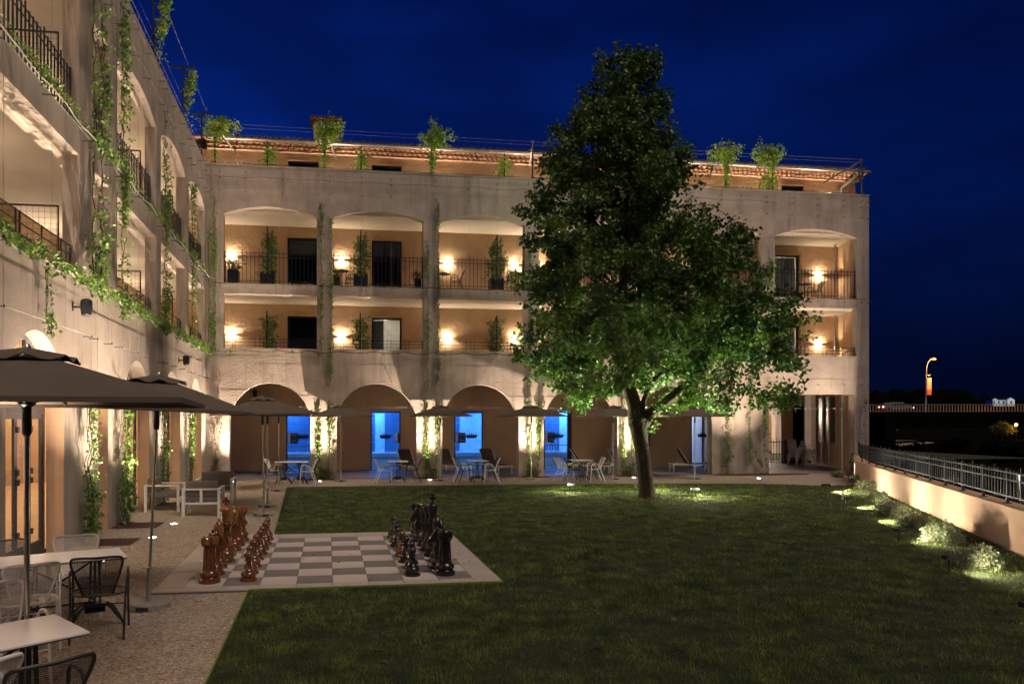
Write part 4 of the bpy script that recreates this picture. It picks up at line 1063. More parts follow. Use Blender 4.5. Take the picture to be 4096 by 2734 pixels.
# four tables along the arcade
far = [(-1.22, 25.55, 0), (2.42, 25.35, 0), (5.24, 25.35, 0), (9.0, 25.2, 0)]
nm = ['leftmost', 'second from left', 'third from left', 'rightmost']
pos4 = ['first blue door', 'second blue door', 'third blue door', 'fourth blue door left of the tree']
for i, (x, y, _) in enumerate(far):
    (tm if i == 0 else ts).place((x, y, 0), random.uniform(-.12, .12), '%s small table outside the arcade, before the %s' % (nm[i], pos4[i]), 'small tables along the arcade')
    lay = {0: [('b', -.62, -.18, -90), ('w', -.58, .22, -80), ('w', .55, -.15, 95), ('b', .62, .25, 85)],
           1: [('w', -.50, 0, -95), ('b', .52, .0, 100)],
           2: [('w', -.55, .15, -85), ('b', -.48, -.2, -95), ('w', .45, -.2, 100), ('b', .55, .2, 80)],
           3: [('w', -.58, .12, -100), ('b', -.38, -.25, -70), ('w', .45, -.2, 95), ('b', .52, .22, 85)]}[i]
    for (cc, dx, dy, a) in lay:
        (cw if cc == 'w' else cb).place((x + dx, y + dy, 0), -rad(a), '%s mesh chair on the %s%s of the %s arcade table' % ('white' if cc == 'w' else 'black', 'left' if dx < 0 else 'right', ' front' if dy < -.05 else (' back' if dy > .05 else ' side'), nm[i]), 'mesh chairs at the arcade tables')
# stacked white chairs in the passage
for s_, (x, y, n) in enumerate([(21.65, 31.3, 6), (22.1, 31.0, 5)]):
    for k in range(n):
        cw.place((x, y + .01 * k, .012 + k * .085), rad(100 if s_ == 0 else 70), '%s chair from the floor in the %s stack in the dark passage' % (ORD[k], 'left' if s_ == 0 else 'right'), 'white chairs stacked in the passage')

# ------------------------------------------------------------------ lounge seats
def loungechair(w_=.78):
    root = thing('lounge_chair', 'lounge chair', 'lounge chair')
    h = w_ / 2
    for s in (-1, 1):
        f = MB().box(s * h - .03, s * h + .03, -.40, -.345, 0, .60).box(s * h - .03, s * h + .03, .345, .40, 0, .60)
        f.box(s * h - .03, s * h + .03, -.40, .40, .602, .64)
        f.build('side_frame', M_white, root)
    MB().box(-h + .031, h - .031, -.395, -.35, .28, .32).box(-h + .031, h - .031, .35, .395, .28, .32).box(-.03, .03, .352, .393, .322, .60).box(-h + .031, h - .031, .352, .393, .602, .638).build('crossbar', M_white, root)
    MB().box(-h + .035, h - .035, -.36, .33, .325, .45).build('seat_cushion', M_cush, root, bevel=.025)
    MB().box(-h + .035, h - .035, .16, .34, .452, .80).build('back_cushion', M_cush, root, bevel=.03)
    return root
lc = Proto(loungechair())
lc.place((-3.92, 18.62, 0), rad(90), 'white framed lounge chair facing right beside the glass doors', 'white framed lounge chairs with taupe cushions')
lc.place((-2.84, 17.55, 0), rad(180 + 180) * 1 - PI + PI + rad(2), 'white framed lounge chair seen from behind, in the middle of the gravel', 'white framed lounge chairs with taupe cushions')
lc.root.rotation_euler.z = rad(90)
bpy.context.view_layer.update()
lounge = [o for o in C.objects if o.name.startswith('lounge_chair')]
lounge[1].rotation_euler.z = PI
lc.place((-2.95, 20.2, 0), 0, 'white framed lounge chair facing the camera beyond the other two', 'white framed lounge chairs with taupe cushions', (1.15, 1, 1))

def lounger():
    root = thing('sun_lounger', 'lounger', 'sun lounger')
    f = MB()
    for s in (-1, 1): f.box(-.95, .95, s * .32 - .02, s * .32 + .02, .30, .345)
    f.box(.91, .95, -.30, .30, .30, .345).box(-.95, -.91, -.30, .30, .30, .345)
    f.build('frame', M_white, root)
    for x in (-.90, .90):
        for s in (-1, 1): MB().box(x - .02, x + .02, s * .318 - .02, s * .318 + .02, 0, .298).build('leg', M_white, root)
    MB().box(-.28, .93, -.295, .295, .348, .362).build('seat_sling', M_sling, root)
    a = rad(58); c_, s_ = math.cos(a), math.sin(a)
    b = MB()
    P = [(-.28 - c_ * L, y, .355 + s_ * L) for L in (0, .72) for y in (-.295, .295)]
    b.add(P + [(p[0] - .014 * s_, p[1], p[2] - .014 * c_) for p in P], [(0, 1, 3, 2), (4, 6, 7, 5), (0, 4, 5, 1), (2, 3, 7, 6)]); b.build('back_sling', M_sling, root)
    bf = MB()
    for s in (-1, 1): bf.bar((-.28, s * .31, .355), (-.28 - c_ * .74, s * .31, .355 + s_ * .74), .025)
    bf.build('back_frame', M_white, root)
    MB().bar((-.6, -.28, .34), (-.55, -.28, .60), .015).bar((-.6, .28, .34), (-.55, .28, .60), .015).build('prop', M_white, root)
    return root
lp = Proto(lounger())
for i, (x, y, a, lab) in enumerate([(3.35, 29.4, -68, 'dark sun lounger partly hidden behind the second vine pillar'), (5.0, 29.3, -66, 'dark sun lounger just right of the second vine pillar'),
                                    (6.75, 29.4, -72, 'dark sun lounger behind the third arcade table'), (10.6, 28.9, -28, 'dark sun lounger right of the fourth blue door'),
                                    (12.3, 29.2, -35, 'dark sun lounger behind the pole left of the tree trunk'), (15.15, 28.7, -12, 'lone dark sun lounger with white frame right of the tree trunk'),
                                    (17.0, 29.2, -60, 'dark sun lounger at the right end of the arcade')]):
    lp.place((x, y, .02), rad(a), lab, 'dark sun loungers in the arcade')

# ------------------------------------------------------------------ speakers
def speaker(x, y, z, rz, lab, s_=1.0):
    t = thing('loudspeaker', lab, 'loudspeaker', (x, y, z), rz, 'black outdoor loudspeakers')
    t.scale = (s_, s_, s_)
    MB().lathe([(.055, -.15), (.085, -.13), (.10, 0), (.10, .08), (.085, .13), (.05, .15)], 16, (0, -.22, 0)).build('body', M_dark, t, True)
    MB().bar((0, 0, 0), (0, -.14, 0), .035).box(-.03, .03, -.02, 0, -.07, .07).build('bracket', M_dark, t)
speaker(XW, 13.35, 4.14, PI / 2 + .3, 'black loudspeaker on the left wing above the near parasol', 1.0)
speaker(XW, 22.4, 3.95, PI / 2 + .3, 'black loudspeaker on the left wing, farther one before the corner', 1.0)
speaker(-3.0, 31.6, 3.3, 0, 'black loudspeaker high on the wall in the leftmost arch', 1.0)
speaker(13.5, 31.6, 3.3, 0, 'black loudspeaker high on the arcade wall right of the tree trunk', 1.0)

# ------------------------------------------------------------------ sconces
def sconce_proto():
    root = thing('wall_lamp', 'lamp', 'wall lamp')
    MB().box(-.11, .11, -.11, -.102, -.02, .03).box(-.11, -.104, -.102, -.002, -.02, .03).box(.104, .11, -.102, -.002, -.02, .03).build('shade', M_shade, root)
    return root
sp_ = Proto(sconce_proto())
sconces = []
for z, nmz in ((5.52, 'first'), (8.58, 'second')):
    for x in (-3.72, .55, 4.86, 7.7, 8.7, 12.6, 15.0, 21.5):
        sconces.append((x, 29.6, z, 0, 'glowing wall lamp on the rear %s balcony level, %s' % (nmz, {-3.72: 'leftmost bay', .55: 'second bay', 4.86: 'third bay left', 7.7: 'third bay right', 8.7: 'behind crown left', 12.6: 'behind crown middle', 15.0: 'behind crown right', 21.5: 'right end bay'}[x])))
for k, (x, y, z, rz, lab) in enumerate(sconces):
    sp_.place((x, y, z), rz, lab, 'glowing up and down wall lamps')
    light('sconce_light', 'POINT', (x, y - .065, z + .005), SC_W, WARM, .02)
for i, x in enumerate((-3.7, .5, 4.4, 8.3, 12.0, 16.0, 18.6, 21.9)):
    sp_.place((x, 29.6, 11.15), 0, 'wall lamp hidden behind the top parapet, %s from the left' % ORD[i], 'glowing up and down wall lamps')
    light('sconce_light', 'POINT', (x, 29.6 - .05, 11.2), SC_W * 3.8, WARM, .02)
for z, n_ in ((5.6, 'lower'), (8.7, 'upper')):
    for k, y in enumerate((4.9, 8.8, 12.6, 18.7, 22.4, 26.0)):
        sp_.place((XW - 2.5, y, z), PI / 2, 'wall lamp inside the %s balcony of the left wing, %s from the front' % (n_, ORD[k]), 'glowing up and down wall lamps')
        light('sconce_light', 'POINT', (XW - 2.45, y, z + .01), SC_W * 1.7, WARM, .02)

# ------------------------------------------------------------------ in-ground uplights
def uplight_proto():
    root = thing('ground_light', 'light', 'ground light')
    MB().lathe([(.085, 0), (.085, .008), (.065, .010)], 20).build('rim', M_steel, root)
    MB().lathe([(.062, .0102), (.060, .012)], 20).build('lens', M_disc, root)
    return root
up = Proto(uplight_proto())
ups = [(-3.2, 6.3), (-3.45, 12.0), (-3.22, 14.2), (-3.2, 16.0), (-3.2, 19.9), (-3.2, 23.4), (-3.25, 26.6), (-.28, 26.35), (3.68, 26.35), (7.66, 26.35), (11.5, 26.35), (15.95, 25.3), (19.7, 25.1)]
lbl = ['near the first door out of frame', 'hidden behind the second white table', 'behind the pole of the second parasol', 'in the gravel ahead of the lounge chairs', 'under the lounge chair seen from behind', 'between the lounge chairs and the corner', 'in the corner of the two wings',
       'below the first vine pillar pair', 'below the second vine pillar pair', 'below the third vine pillar', 'behind the tree trunk', 'below the wide wall right of the tree', 'among the farthest shrubs by the passage']
for (x, y), lb in zip(ups, lbl):
    up.place((x, y, .002), 0, 'bright recessed uplight %s' % lb, 'recessed uplights along the walls')
    L_ = x < -3.1 and y < 26
    aim = (XW + .15, y, 7.5) if x < -3.1 else (x, YF - .15, 7.5)
    light('uplight_beam', 'SPOT', (x, y, .03), UP_W * (32 if L_ else 30), WARMW, .03, size=(78 if L_ else 86), blend=1.0, aim=aim)

# ------------------------------------------------------------------ tree
UX = Vector((math.cos(.1436), -math.sin(.1436), 0)); UY = Vector((math.sin(.1436), math.cos(.1436), 0))
TB = Vector((8.83, 19.4, 0)); MPP = .01222
def tp(px, py, dep=0): return TB + UX * ((px - 1482) * MPP) + UY * dep + Vector((0, 0, 2.2 + (961.8 - py) * MPP))
tree = thing('tree', 'tall leafy tree with forked trunk standing alone on the lawn', 'tree', tuple(TB), world=True)
tb = MB()
tb.tube([tp(1484, 1146), tp(1483, 1130), tp(1479, 1090), tp(1472, 1030), tp(1464, 985), tp(1462, 960)], [.30, .23, .205, .20, .22, .27], 14)
tb.tube([tp(1462, 975), tp(1455, 930), tp(1440, 880), tp(1425, 820, .1), tp(1428, 700, .1), tp(1440, 550), tp(1442, 400), tp(1445, 220), tp(1442, 130)], [.25, .20, .175, .15, .12, .095, .065, .035, .01], 12)
tb.tube([tp(1468, 975), tp(1490, 950), tp(1520, 925, -.1), tp(1548, 900, -.2), tp(1580, 870, -.2), tp(1620, 840, 0), tp(1680, 760, .2), tp(1720, 650, .2), tp(1740, 600, .2)], [.21, .16, .135, .12, .11, .085, .06, .03, .012], 12)
tb.tube([tp(1468, 960), tp(1480, 920, .2), tp(1500, 880, .4), tp(1535, 850, .6), tp(1590, 840, .9), tp(1660, 800, 1.3)], [.09, .075, .065, .06, .045, .015], 10)
br = []
for k in range(46):
    t = random.random(); y0 = 860 - 640 * t; side = random.choice((-1, 1)); ang = random.uniform(0, 2 * PI)
    ln = (1 - t * .75) * random.uniform(1.2, 2.9)
    p0 = tp(1428 + 10 * t, y0, .05); d = UX * math.cos(ang) + UY * math.sin(ang)
    P = [p0, p0 + d * ln * .4 + Vector((0, 0, ln * .22)), p0 + d * ln * .8 + Vector((0, 0, ln * .55)), p0 + d * ln + Vector((0, 0, ln * .85))]
    tb.tube(P, [.045 * (1.2 - t), .03, .015, .005], 6)
for k in range(14):
    p0 = tp(random.uniform(1600, 1700), random.uniform(700, 850), .1); ang = random.uniform(0, 2 * PI); d = UX * math.cos(ang) + UY * math.sin(ang); ln = random.uniform(.8, 1.8)
    tb.tube([p0, p0 + d * ln * .5 + Vector((0, 0, .2 * ln)), p0 + d * ln + Vector((0, 0, .5 * ln))], [.03, .018, .004], 6)
tb.build('trunk', M_bark, tree, True)
prof = np.array([(105, 1405, 1470), (125, 1390, 1488), (160, 1368, 1504), (200, 1325, 1508), (240, 1290, 1515), (280, 1285, 1530), (310, 1282, 1545), (345, 1235, 1555), (380, 1200, 1590), (420, 1195, 1600), (470, 1200, 1640), (520, 1198, 1665), (560, 1205, 1700),
                 (600, 1200, 1745), (640, 1190, 1790), (680, 1195, 1800), (720, 1195, 1800), (760, 1192, 1815), (800, 1185, 1825), (840, 1200, 1820), (870, 1230, 1815), (900, 1260, 1800), (935, 1290, 1770)], float)
def clusters(n):
    out_ = []
    lob = [(random.uniform(0, 2 * PI), random.uniform(2, 5), random.uniform(.4, 1.6)) for _ in range(5)]
    while len(out_) < n:
        y = random.uniform(105, 935)
        L = np.interp(y, prof[:, 0], prof[:, 1]); R = np.interp(y, prof[:, 0], prof[:, 2])
        if random.random() > ((R - L) / 640 + .10): continue
        th = random.uniform(0, 2 * PI); rho = random.random() ** .42
        lump = 1 + .10 * math.sin(3 * th + y * .03) + .08 * math.sin(7 * th - y * .05)
        if rho > .97: rho *= random.uniform(.9, 1.05)
        c = (L + R) / 2; w_ = (R - L) / 2
        dep = w_ * MPP * rho * math.sin(th) * .85 * lump
        px = c + w_ * rho * math.cos(th) * min(lump, 1.06)
        # hollow underside near the trunk so limbs and the wall show
        if y > 850 and 1380 < px < 1560 and random.random() < .75: continue
        if y > 895 and not (1250 < px < 1370 or 1570 < px < 1780): continue
        # notch between the main crown and the right hand lobe
        if px > 1585 and y < 470: continue
        if 1600 < px < 1650 and 470 < y < 560 and random.random() < .7: continue
        out_.append(tp(px, y, dep))
    return out_
def leaves(centres, per, spread, size, droop=.3, shape='leaf'):
    n = len(centres) * per
    cc = np.repeat(np.array([tuple(c) for c in centres]), per, axis=0)
    off = rng.normal(0, 1, (n, 3)); off /= np.maximum(np.linalg.norm(off, axis=1, keepdims=True), 1e-6); off *= (rng.uniform(0, 1, (n, 1)) ** .6) * spread
    P = cc + off
    d = off / spread + rng.normal(0, .7, (n, 3)); d[:, 2] -= droop; d /= np.linalg.norm(d, axis=1, keepdims=True)
    r = rng.normal(0, 1, (n, 3)); s = np.cross(d, r); s /= np.linalg.norm(s, axis=1, keepdims=True)
    nn = np.cross(s, d)
    sz = (size * rng.uniform(.6, 1.3, (n, 1)))
    w_ = sz * .42
    # six vertex leaf folded along its midrib
    V = np.stack([P, P + d * sz * .35 + s * w_ + nn * sz * .10, P + d * sz * .8 + s * w_ * .65 + nn * sz * .05, P + d * sz * 1.1 - nn * sz * .12, P + d * sz * .8 - s * w_ * .65 + nn * sz * .05, P + d * sz * .35 - s * w_ + nn * sz * .10], axis=1)
    base = (np.arange(n) * 6)[:, None]
    F = np.concatenate([base + np.array([[0, 1, 2, 3]]), base + np.array([[0, 3, 4, 5]])], axis=0)
    return V.reshape(-1, 3), F
cl = []
for c in clusters(300):
    ax = tp(1470, 0); d = Vector((c.x - ax.x, c.y - ax.y, 0)); d = (d.normalized() if d.length > .1 else Vector((1, 0, 0))) + Vector((random.gauss(0, .5), random.gauss(0, .5), random.gauss(.15, .3)))
    ln = random.uniform(.8, 1.5)
    for k in range(11):
        t = k / 10 - .75
        cl.append(c + d * t * ln + Vector((random.gauss(0, .12), random.gauss(0, .12), -.28 * (t + .5) ** 2 * ln + random.gauss(0, .08))))
def inside(p):
    r = p - TB; px = 1482 + r.dot(UX) / MPP; y = 961.8 - (p.z - 2.2) / MPP
    return 128 < y < 950 and np.interp(y, prof[:, 0], prof[:, 1]) - 14 < px < np.interp(y, prof[:, 0], prof[:, 2]) + 14
cl = [c for c in cl if inside(c)]
cl += clusters(260)
V, F = leaves(cl, 27, .20, .10, .5)
big('crown', V, F, M_leaf, tree)
# few sprays low on the trunk
V, F = leaves([tp(1495, 985), tp(1500, 975, -.1), tp(1492, 960)], 16, .14, .09); big('sprig', V, F, M_leaf, tree)

# ------------------------------------------------------------------ climbing plants
def vine(path, width, n, size, label, group, m=M_vine, base=None, strands=2, outward=(0, -1, 0), thick=.10, name='climbing_vine', stem_r=.006, bare=0.0):
    """path: list of points; leaves spread to the sides and outward"""
    root = thing(name, label, 'climbing plant', tuple(base or path[0]), group=group, world=True)
    P = [Vector(p) for p in path]; ow = Vector(outward)
    st = MB(); tot = []
    L = [0]
    for a, b in zip(P[:-1], P[1:]): L.append(L[-1] + (b - a).length)
    def at(t):
        q = t * L[-1]
        for i in range(len(P) - 1):
            if q <= L[i + 1] + 1e-9: return P[i].lerp(P[i + 1], (q - L[i]) / max(1e-6, L[i + 1] - L[i])), (P[i + 1] - P[i]).normalized()
        return P[-1], (P[-1] - P[-2]).normalized()
    for s_ in range(strands):
        ph = random.uniform(0, 6); pts = []; k = max(8, int(L[-1] / .12))
        for i in range(k + 1):
            p, d = at(i / k); side = d.cross(ow).normalized()
            pts.append(p + side * (width * .35 * math.sin(i * .8 + ph) + (s_ - (strands - 1) / 2) * width * .3) + ow * (.02 + .02 * math.sin(i * 1.3 + ph)))
        st.tube(pts, stem_r, 4)
    st.build('stem', M_stem, root)
    cs = []
    for i in range(n):
        t = random.random()
        dens = .5 + .5 * math.sin(t * L[-1] * 2.2 + sum(map(ord, label)) % 7) + bare
        if random.random() > max(.25, dens): continue
        p, d = at(t); side = d.cross(ow).normalized()
        cs.append(p + side * random.gauss(0, width * .5) + ow * random.uniform(.0, thick) + d * random.uniform(-.05, .05))
    V, F = leaves(cs, 5, size * 1.3, size, .35)
    big('foliage', V, F, m, root)
    return root
GV = 'climbing vines on the left wing'
yw = XW + .13
vine([(yw, 13.75, .0), (yw, 13.8, 1.2), (yw, 13.85, 2.4)], .26, 330, .055, 'dense leafy vine on the ground floor pier right of the nearest door', GV, outward=(1, 0, 0), strands=5, thick=.16)
vine([(yw, 16.05, .0), (yw, 16.0, 1.2), (yw, 16.0, 2.5)], .26, 330, .055, 'dense leafy vine beside the open glass door, above the front soil bed', GV, outward=(1, 0, 0), strands=5, thick=.18)
vine([(yw, 19.7, .0), (yw, 19.65, 1.2), (yw, 19.7, 2.5)], .24, 240, .055, 'leafy vine on the pier behind the lounge chair facing right', GV, outward=(1, 0, 0), strands=4, thick=.14)
vine([(yw, 23.5, .0), (yw, 23.45, 1.2), (yw, 23.5, 2.5)], .24, 240, .055, 'leafy vine on the last pier before the corner of the wings', GV, outward=(1, 0, 0), strands=4, thick=.14)
for y, z0, z1, n, lb in [(13.95, 4.4, 12.2, 190, 'thin vine climbing the pillar right of the nearest open balcony'), (14.45, 4.4, 12.0, 420, 'bushy vine climbing left of the narrow window slot'), (15.85, 4.3, 11.0, 480, 'bushy vine climbing right of the narrow window slot'),
                         (19.85, 4.4, 10.2, 330, 'bushy vine on the pillar at the middle of the left wing'), (23.75, 4.4, 9.6, 260, 'vine on the last but one pillar of the left wing'), (26.9, 4.4, 8.9, 120, 'sparse vine on the left wing pillar in the corner')]:
    vine([(yw, y, z0), (yw + .02, y + .05, (z0 + z1) / 2), (yw, y, z1)], .12 if n < 200 else .17, n, .06, lb, GV, outward=(1, 0, 0), strands=2, thick=.15)
vine([(yw, u[1], u[2] + .06) for u in gW[::2] if u[1] > 8.5], .085, 1100, .055, 'thick leafy garland running along the first balcony edge of the left wing', GV, outward=(1, 0, 0), strands=2, thick=.14, bare=.4)
vine([(yw, u[1], u[2] + .08) for u in gW2[::3] if 9.0 < u[1] < 16.4], .06, 330, .05, 'leafy garland along the second balcony edge in the nearest bay', GV, outward=(1, 0, 0), strands=1, thick=.10)
vine([(yw, u[1], u[2] + .05) for u in gW2[::3] if 16.4 < u[1] < 26.5], .05, 280, .045, 'thin garland along the second balcony edge past the window slot', GV, outward=(1, 0, 0), strands=1, thick=.08)
vine([(yw, 11.75, 4.5), (yw, 11.8, 3.9), (yw + .02, 11.85, 3.5)], .08, 70, .055, 'short vine tail hanging above the nearest arched door', GV, outward=(1, 0, 0), strands=2)
for i, (y, z) in enumerate([(15.7, 11.5), (19.8, 11.5), (23.7, 11.5)]):
    vine([(XW - .1, y, z), (XW - .08, y + .1, z + .9), (XW + .0, y + .25, z + 1.75)], .10, 130, .07, 'leafy climber on the %s T post of the left wing parapet' % ['nearest visible', 'middle', 'third'][i], 'climbers on the roof posts', m=M_fern, outward=(1, 0, 0), strands=1, thick=.25)
GR = 'climbing vines on the rear wing'
yf = YF - .13
vine([(-3.95, yf, 0), (-3.95, yf, 1.3), (-3.9, yf, 2.8)], .20, 230, .05, 'dark vine at the corner pier of the rear wing', GR, m=M_vined, strands=4, thick=.14)
for x, lb in ((-.15, 'first'), (3.85, 'second'), (7.8, 'third'), (11.6, 'fourth')):
    for dx in (-.2, .2):
        vine([(x + dx * .8, yf, 0), (x + dx, yf, 1.3), (x + dx, yf, 2.9)], .085, 240, .05, '%s hand vine of the pair on the %s arcade pillar' % ('left' if dx < 0 else 'right', lb), GR, strands=2, thick=.12)
    vine([(x - .1, yf, .05), (x + .1, yf, .35)], .22, 70, .05, 'low leafy growth at the foot of the %s arcade pillar' % lb, GR, m=M_vined, strands=2, thick=.12)
vine([(15.75, yf, 0), (15.8, yf, 1.2), (15.75, yf, 3.2)], .14, 260, .05, 'leftmost vine on the wide wall right of the tree', GR, strands=3, thick=.12)
vine([(16.75, yf, .4), (16.7, yf, 1.6), (16.75, yf, 3.6)], .08, 190, .05, 'middle thin vine on the wide wall right of the tree', GR, strands=2, thick=.10)
vine([(17.45, yf, 0), (17.35, yf, 1.2), (17.35, yf, 3.6)], .11, 230, .05, 'rightmost vine on the wide wall beside the passage', GR, strands=2, thick=.12)
vine([(17.3, yf, .3), (16.9, yf, .9), (16.75, yf, 1.6)], .05, 40, .05, 'stray shoot between the middle and right vines', GR, strands=1)
vine([(21.85, yf, .8), (21.8, yf, 1.8), (21.85, yf, 3.2)], .09, 70, .05, 'sparse vine on the corner pillar above the fence', GR, m=M_vined, strands=2)
vine([(20.9, 26.75, 0), (21.0, 26.9, .5), (21.1, 27.0, .95)], .12, 80, .05, 'small bright green climber at the end of the low wall', GR, strands=2, m=M_vine)
for i, (x, z0, z1, n) in enumerate([(-4.05, 4.6, 10.2, 420), (-.25, 4.5, 10.2, 420), (.1, 3.6, 9.6, 400), (3.7, 3.2, 8.9, 330), (4.1, 3.4, 10.4, 330), (7.65, 3.4, 9.0, 250)]):
    vine([(x, yf, z0), (x + .03, yf, (z0 + z1) / 2), (x, yf, z1)], .09, n, .045, ['vine on the corner pillar where both wings meet', 'vine on the left of the first balcony pillar', 'vine on the right of the first balcony pillar', 'vine on the left of the second balcony pillar', 'vine on the right of the second balcony pillar', 'vine on the third balcony pillar beside the tree'][i], GR, strands=2, thick=.08)
vine([(u[0], yf, u[2]) for u in gF[::3]][:60], .045, 420, .04, 'thin leafy garland along the first balcony edge of the rear wing', GR, strands=1, thick=.06)
vine([(u[0], yf, u[2]) for u in gF2[::3]][:34], .035, 150, .035, 'sparse garland along the second balcony edge of the rear wing', GR, strands=1, thick=.05)
vine([(17.6, yf, 7.4), (17.6, yf, 7.8), (17.65, yf, 8.6)], .16, 110, .06, 'leafy tuft on the pillar at the right edge of the tree crown', GR, strands=2, thick=.12)
# climbers on the rear roof posts
for i, x in enumerate([-4.05, -.12, 3.9, 15.85, 17.75]):
    z = 11.5
    cs = [(x, 27.38, z), (x, 27.36, z + .8), (x + .1, 27.3, z + 1.35)]
    r = vine(cs, .10, 90, .075, 'bright green climber on the %s rear roof post' % ['leftmost', 'second', 'third', 'fourth', 'fifth'][i], 'climbers on the roof posts', m=M_fern, strands=1, thick=.15)
    cs = [Vector((x + random.gauss(.18 if i < 3 else -.12, .26), 27.35 + random.gauss(0, .16), z + 1.38 + random.gauss(0, .17))) for _ in range(110)]
    V, F = leaves(cs, 13, .14, .075, .5); big('foliage', V, F, M_fern, r)

# ------------------------------------------------------------------ trellis panels and planters
def trellis(h=2.12, m=M_vine, planter=True):
    root = thing('trellis', 'trellis', 'trellis')
    f = MB().box(-.02, .02, -.02, .02, 0, h).bar((0, .02, h - .01), (0, .95, h - .42), .03).box(-.015, .015, .93, .96, 0, h - .42).build('frame', M_dark, root)
    mb = MB()
    for k in range(8): mb.box(-.003, .003, .1 + k * .1, .106 + k * .1, .05, h - .06 - .042 * (k + 1))
    for k in range(16): mb.box(-.003, .003, .02, .94, .1 + k * .1, .106 + k * .1)
    mb.build('wire_mesh', M_dark, f)
    if planter:
        pt_ = MB().box(-.26, .26, -.02, .46, 0, .44).build('planter', M_pot, root)
        MB().box(-.235, .235, .005, .435, .442, .446).build('soil', M_soil, pt_)
    cs = [Vector((random.gauss(.06, .12 + .07 * (1 - z / h)), random.uniform(-.05, .85), z)) for z in [random.uniform(.3, h * .93) for _ in range(150)] if True]
    V, F = leaves(cs, 7, .11, .075, .4); big('foliage', V, F, m, root)
    return root
tr1 = Proto(trellis()); tr0 = Proto(trellis(2.12, planter=False)); trt = Proto(trellis(2.2, M_fern, planter=False))
tx = [-2.21, 1.24, 6.5, 9.0, 13.2, 17.98]
wh = ['leftmost bay', 'second bay', 'third bay', 'bay behind the left of the tree', 'bay behind the right of the tree', 'bay at the right end']
for i, x in enumerate(tx):
    tr1.place((x, 27.66, 7.222), 0, 'ivy trellis in a black planter, second balcony level, %s' % wh[i], 'ivy trellises between the balconies')
    tr0.place((x - .02, 27.66, 4.102), 0, 'ivy trellis on the first balcony level, %s' % wh[i], 'ivy trellises between the balconies')
for i, x in enumerate([-2.21, 1.25, 6.78, 9.0, 13.2, 18.04]):
    trt.place((x, 27.66, 10.302), 0, 'fern covered trellis behind top parapet above %s' % wh[i], 'ivy trellises between the balconies')
# low shrubs in planters beside railings
pb = thing('planter_box', 'box', 'planter')
MB().box(-.2, .2, -.2, .2, 0, .5).build('planter', M_pot, pb)
V, F = leaves([Vector((random.gauss(0, .16), random.gauss(0, .16), .5 + random.uniform(0, .4))) for _ in range(50)], 8, .09, .06); big('foliage', V, F, M_vined, pb)
pbp = Proto(pb)
pbp.place((-3.45, 27.9, 7.222), 0, 'black planter box with a dark shrub at the left end of the second balcony level', 'planter boxes on the balconies')
pbp.place((.36, 27.85, 7.222), 0, 'black planter box with a dark shrub just right of the first balcony pillar', 'planter boxes on the balconies', (.6, .6, .7))
pbp.place((3.42, 27.85, 7.222), 0, 'black planter box with a dark shrub just left of the second balcony pillar', 'planter boxes on the balconies', (.6, .6, .7))
# bistro chairs and small tables on the balconies
bt = thing('bistro_table', 'table', 'table')
MB().lathe([(.28, .70), (.29, .71), (.29, .72)], 24).build('tabletop', M_sling, bt); MB().lathe([(.012, 0), (.012, .70)], 8).build('post', M_dark, bt); MB().lathe([(.2, 0), (.2, .012)], 16).build('base', M_dark, bt)
btp = Proto(bt)
for (x, xt, lb) in ((.95, .52, 'second bay'), (5.05, 4.5, 'third bay'), (20.6, 20.05, 'bay at the right end')):
    cb.place((x, 28.55, 7.222), rad(-100), 'black mesh chair on the second balcony level, %s' % lb, 'balcony chairs and tables')
    btp.place((xt, 28.5, 7.222), 0, 'small round table on the second balcony level, %s' % lb, 'balcony chairs and tables')
tw_ = thing('towel', 'pale towel and yellow cloth hung over a chair behind the second level railing', 'towel', (7.25, 28.2, 7.8), world=True)
MB().box(7.05, 7.2, 28.0, 28.03, 7.45, 7.95).build('cloth', M_cream, tw_, bevel=.01); MB().box(7.23, 7.42, 28.0, 28.03, 7.6, 8.02).build('cloth', mat('yellow_cloth', (.7, .5, .05), .9), tw_, bevel=.01)
cb.place((7.1, 28.35, 7.222), rad(-160), 'black mesh chair with towels on the second balcony level by the tree', 'balcony chairs and tables')

# ------------------------------------------------------------------ garden wall, fence and shrubs on the right
gw = thing('garden_wall', 'low pink rendered wall along the right edge of the lawn', 'wall', (14, 15.5, 0), world=True)
A = Vector((6.2, 1.5, 0)); B = Vector((18.55, 23.55, 0)); D = Vector((21.36, 27.22, 0))
dir_wall(MB(), A[:2], B[:2], .30, -3.2, .70).build('wall', M_pink, gw)
dir_wall(MB(), B[:2], D[:2], .30, -3.2, .70).build('wall', M_pink, gw)
dir_wall(MB(), (A.x - .03, A.y + .015), (B.x - .03, B.y + .015), .36, .70, .725).build('coping', M_brown, gw)
dir_wall(MB(), (B.x - .02, B.y + .02), D[:2], .34, .70, .725).build('coping', M_brown, gw)
fn = thing('garden_fence', 'dark steel picket fence standing on the low pink wall', 'fence', (14, 15.4, .72), world=True)
u = (B - A).normalized(); nrm = Vector((u.y, -u.x, 0)) * .16
LL = (B - A).length
def fp(t, z): return A + u * t + nrm + Vector((0, 0, z))
for z in (.85, 1.14, 1.27): MB().bar(fp(0, z), fp(LL, z), .03, .02).build('rail', M_fence, fn)
srcs2 = {}
k = 0; t = .2
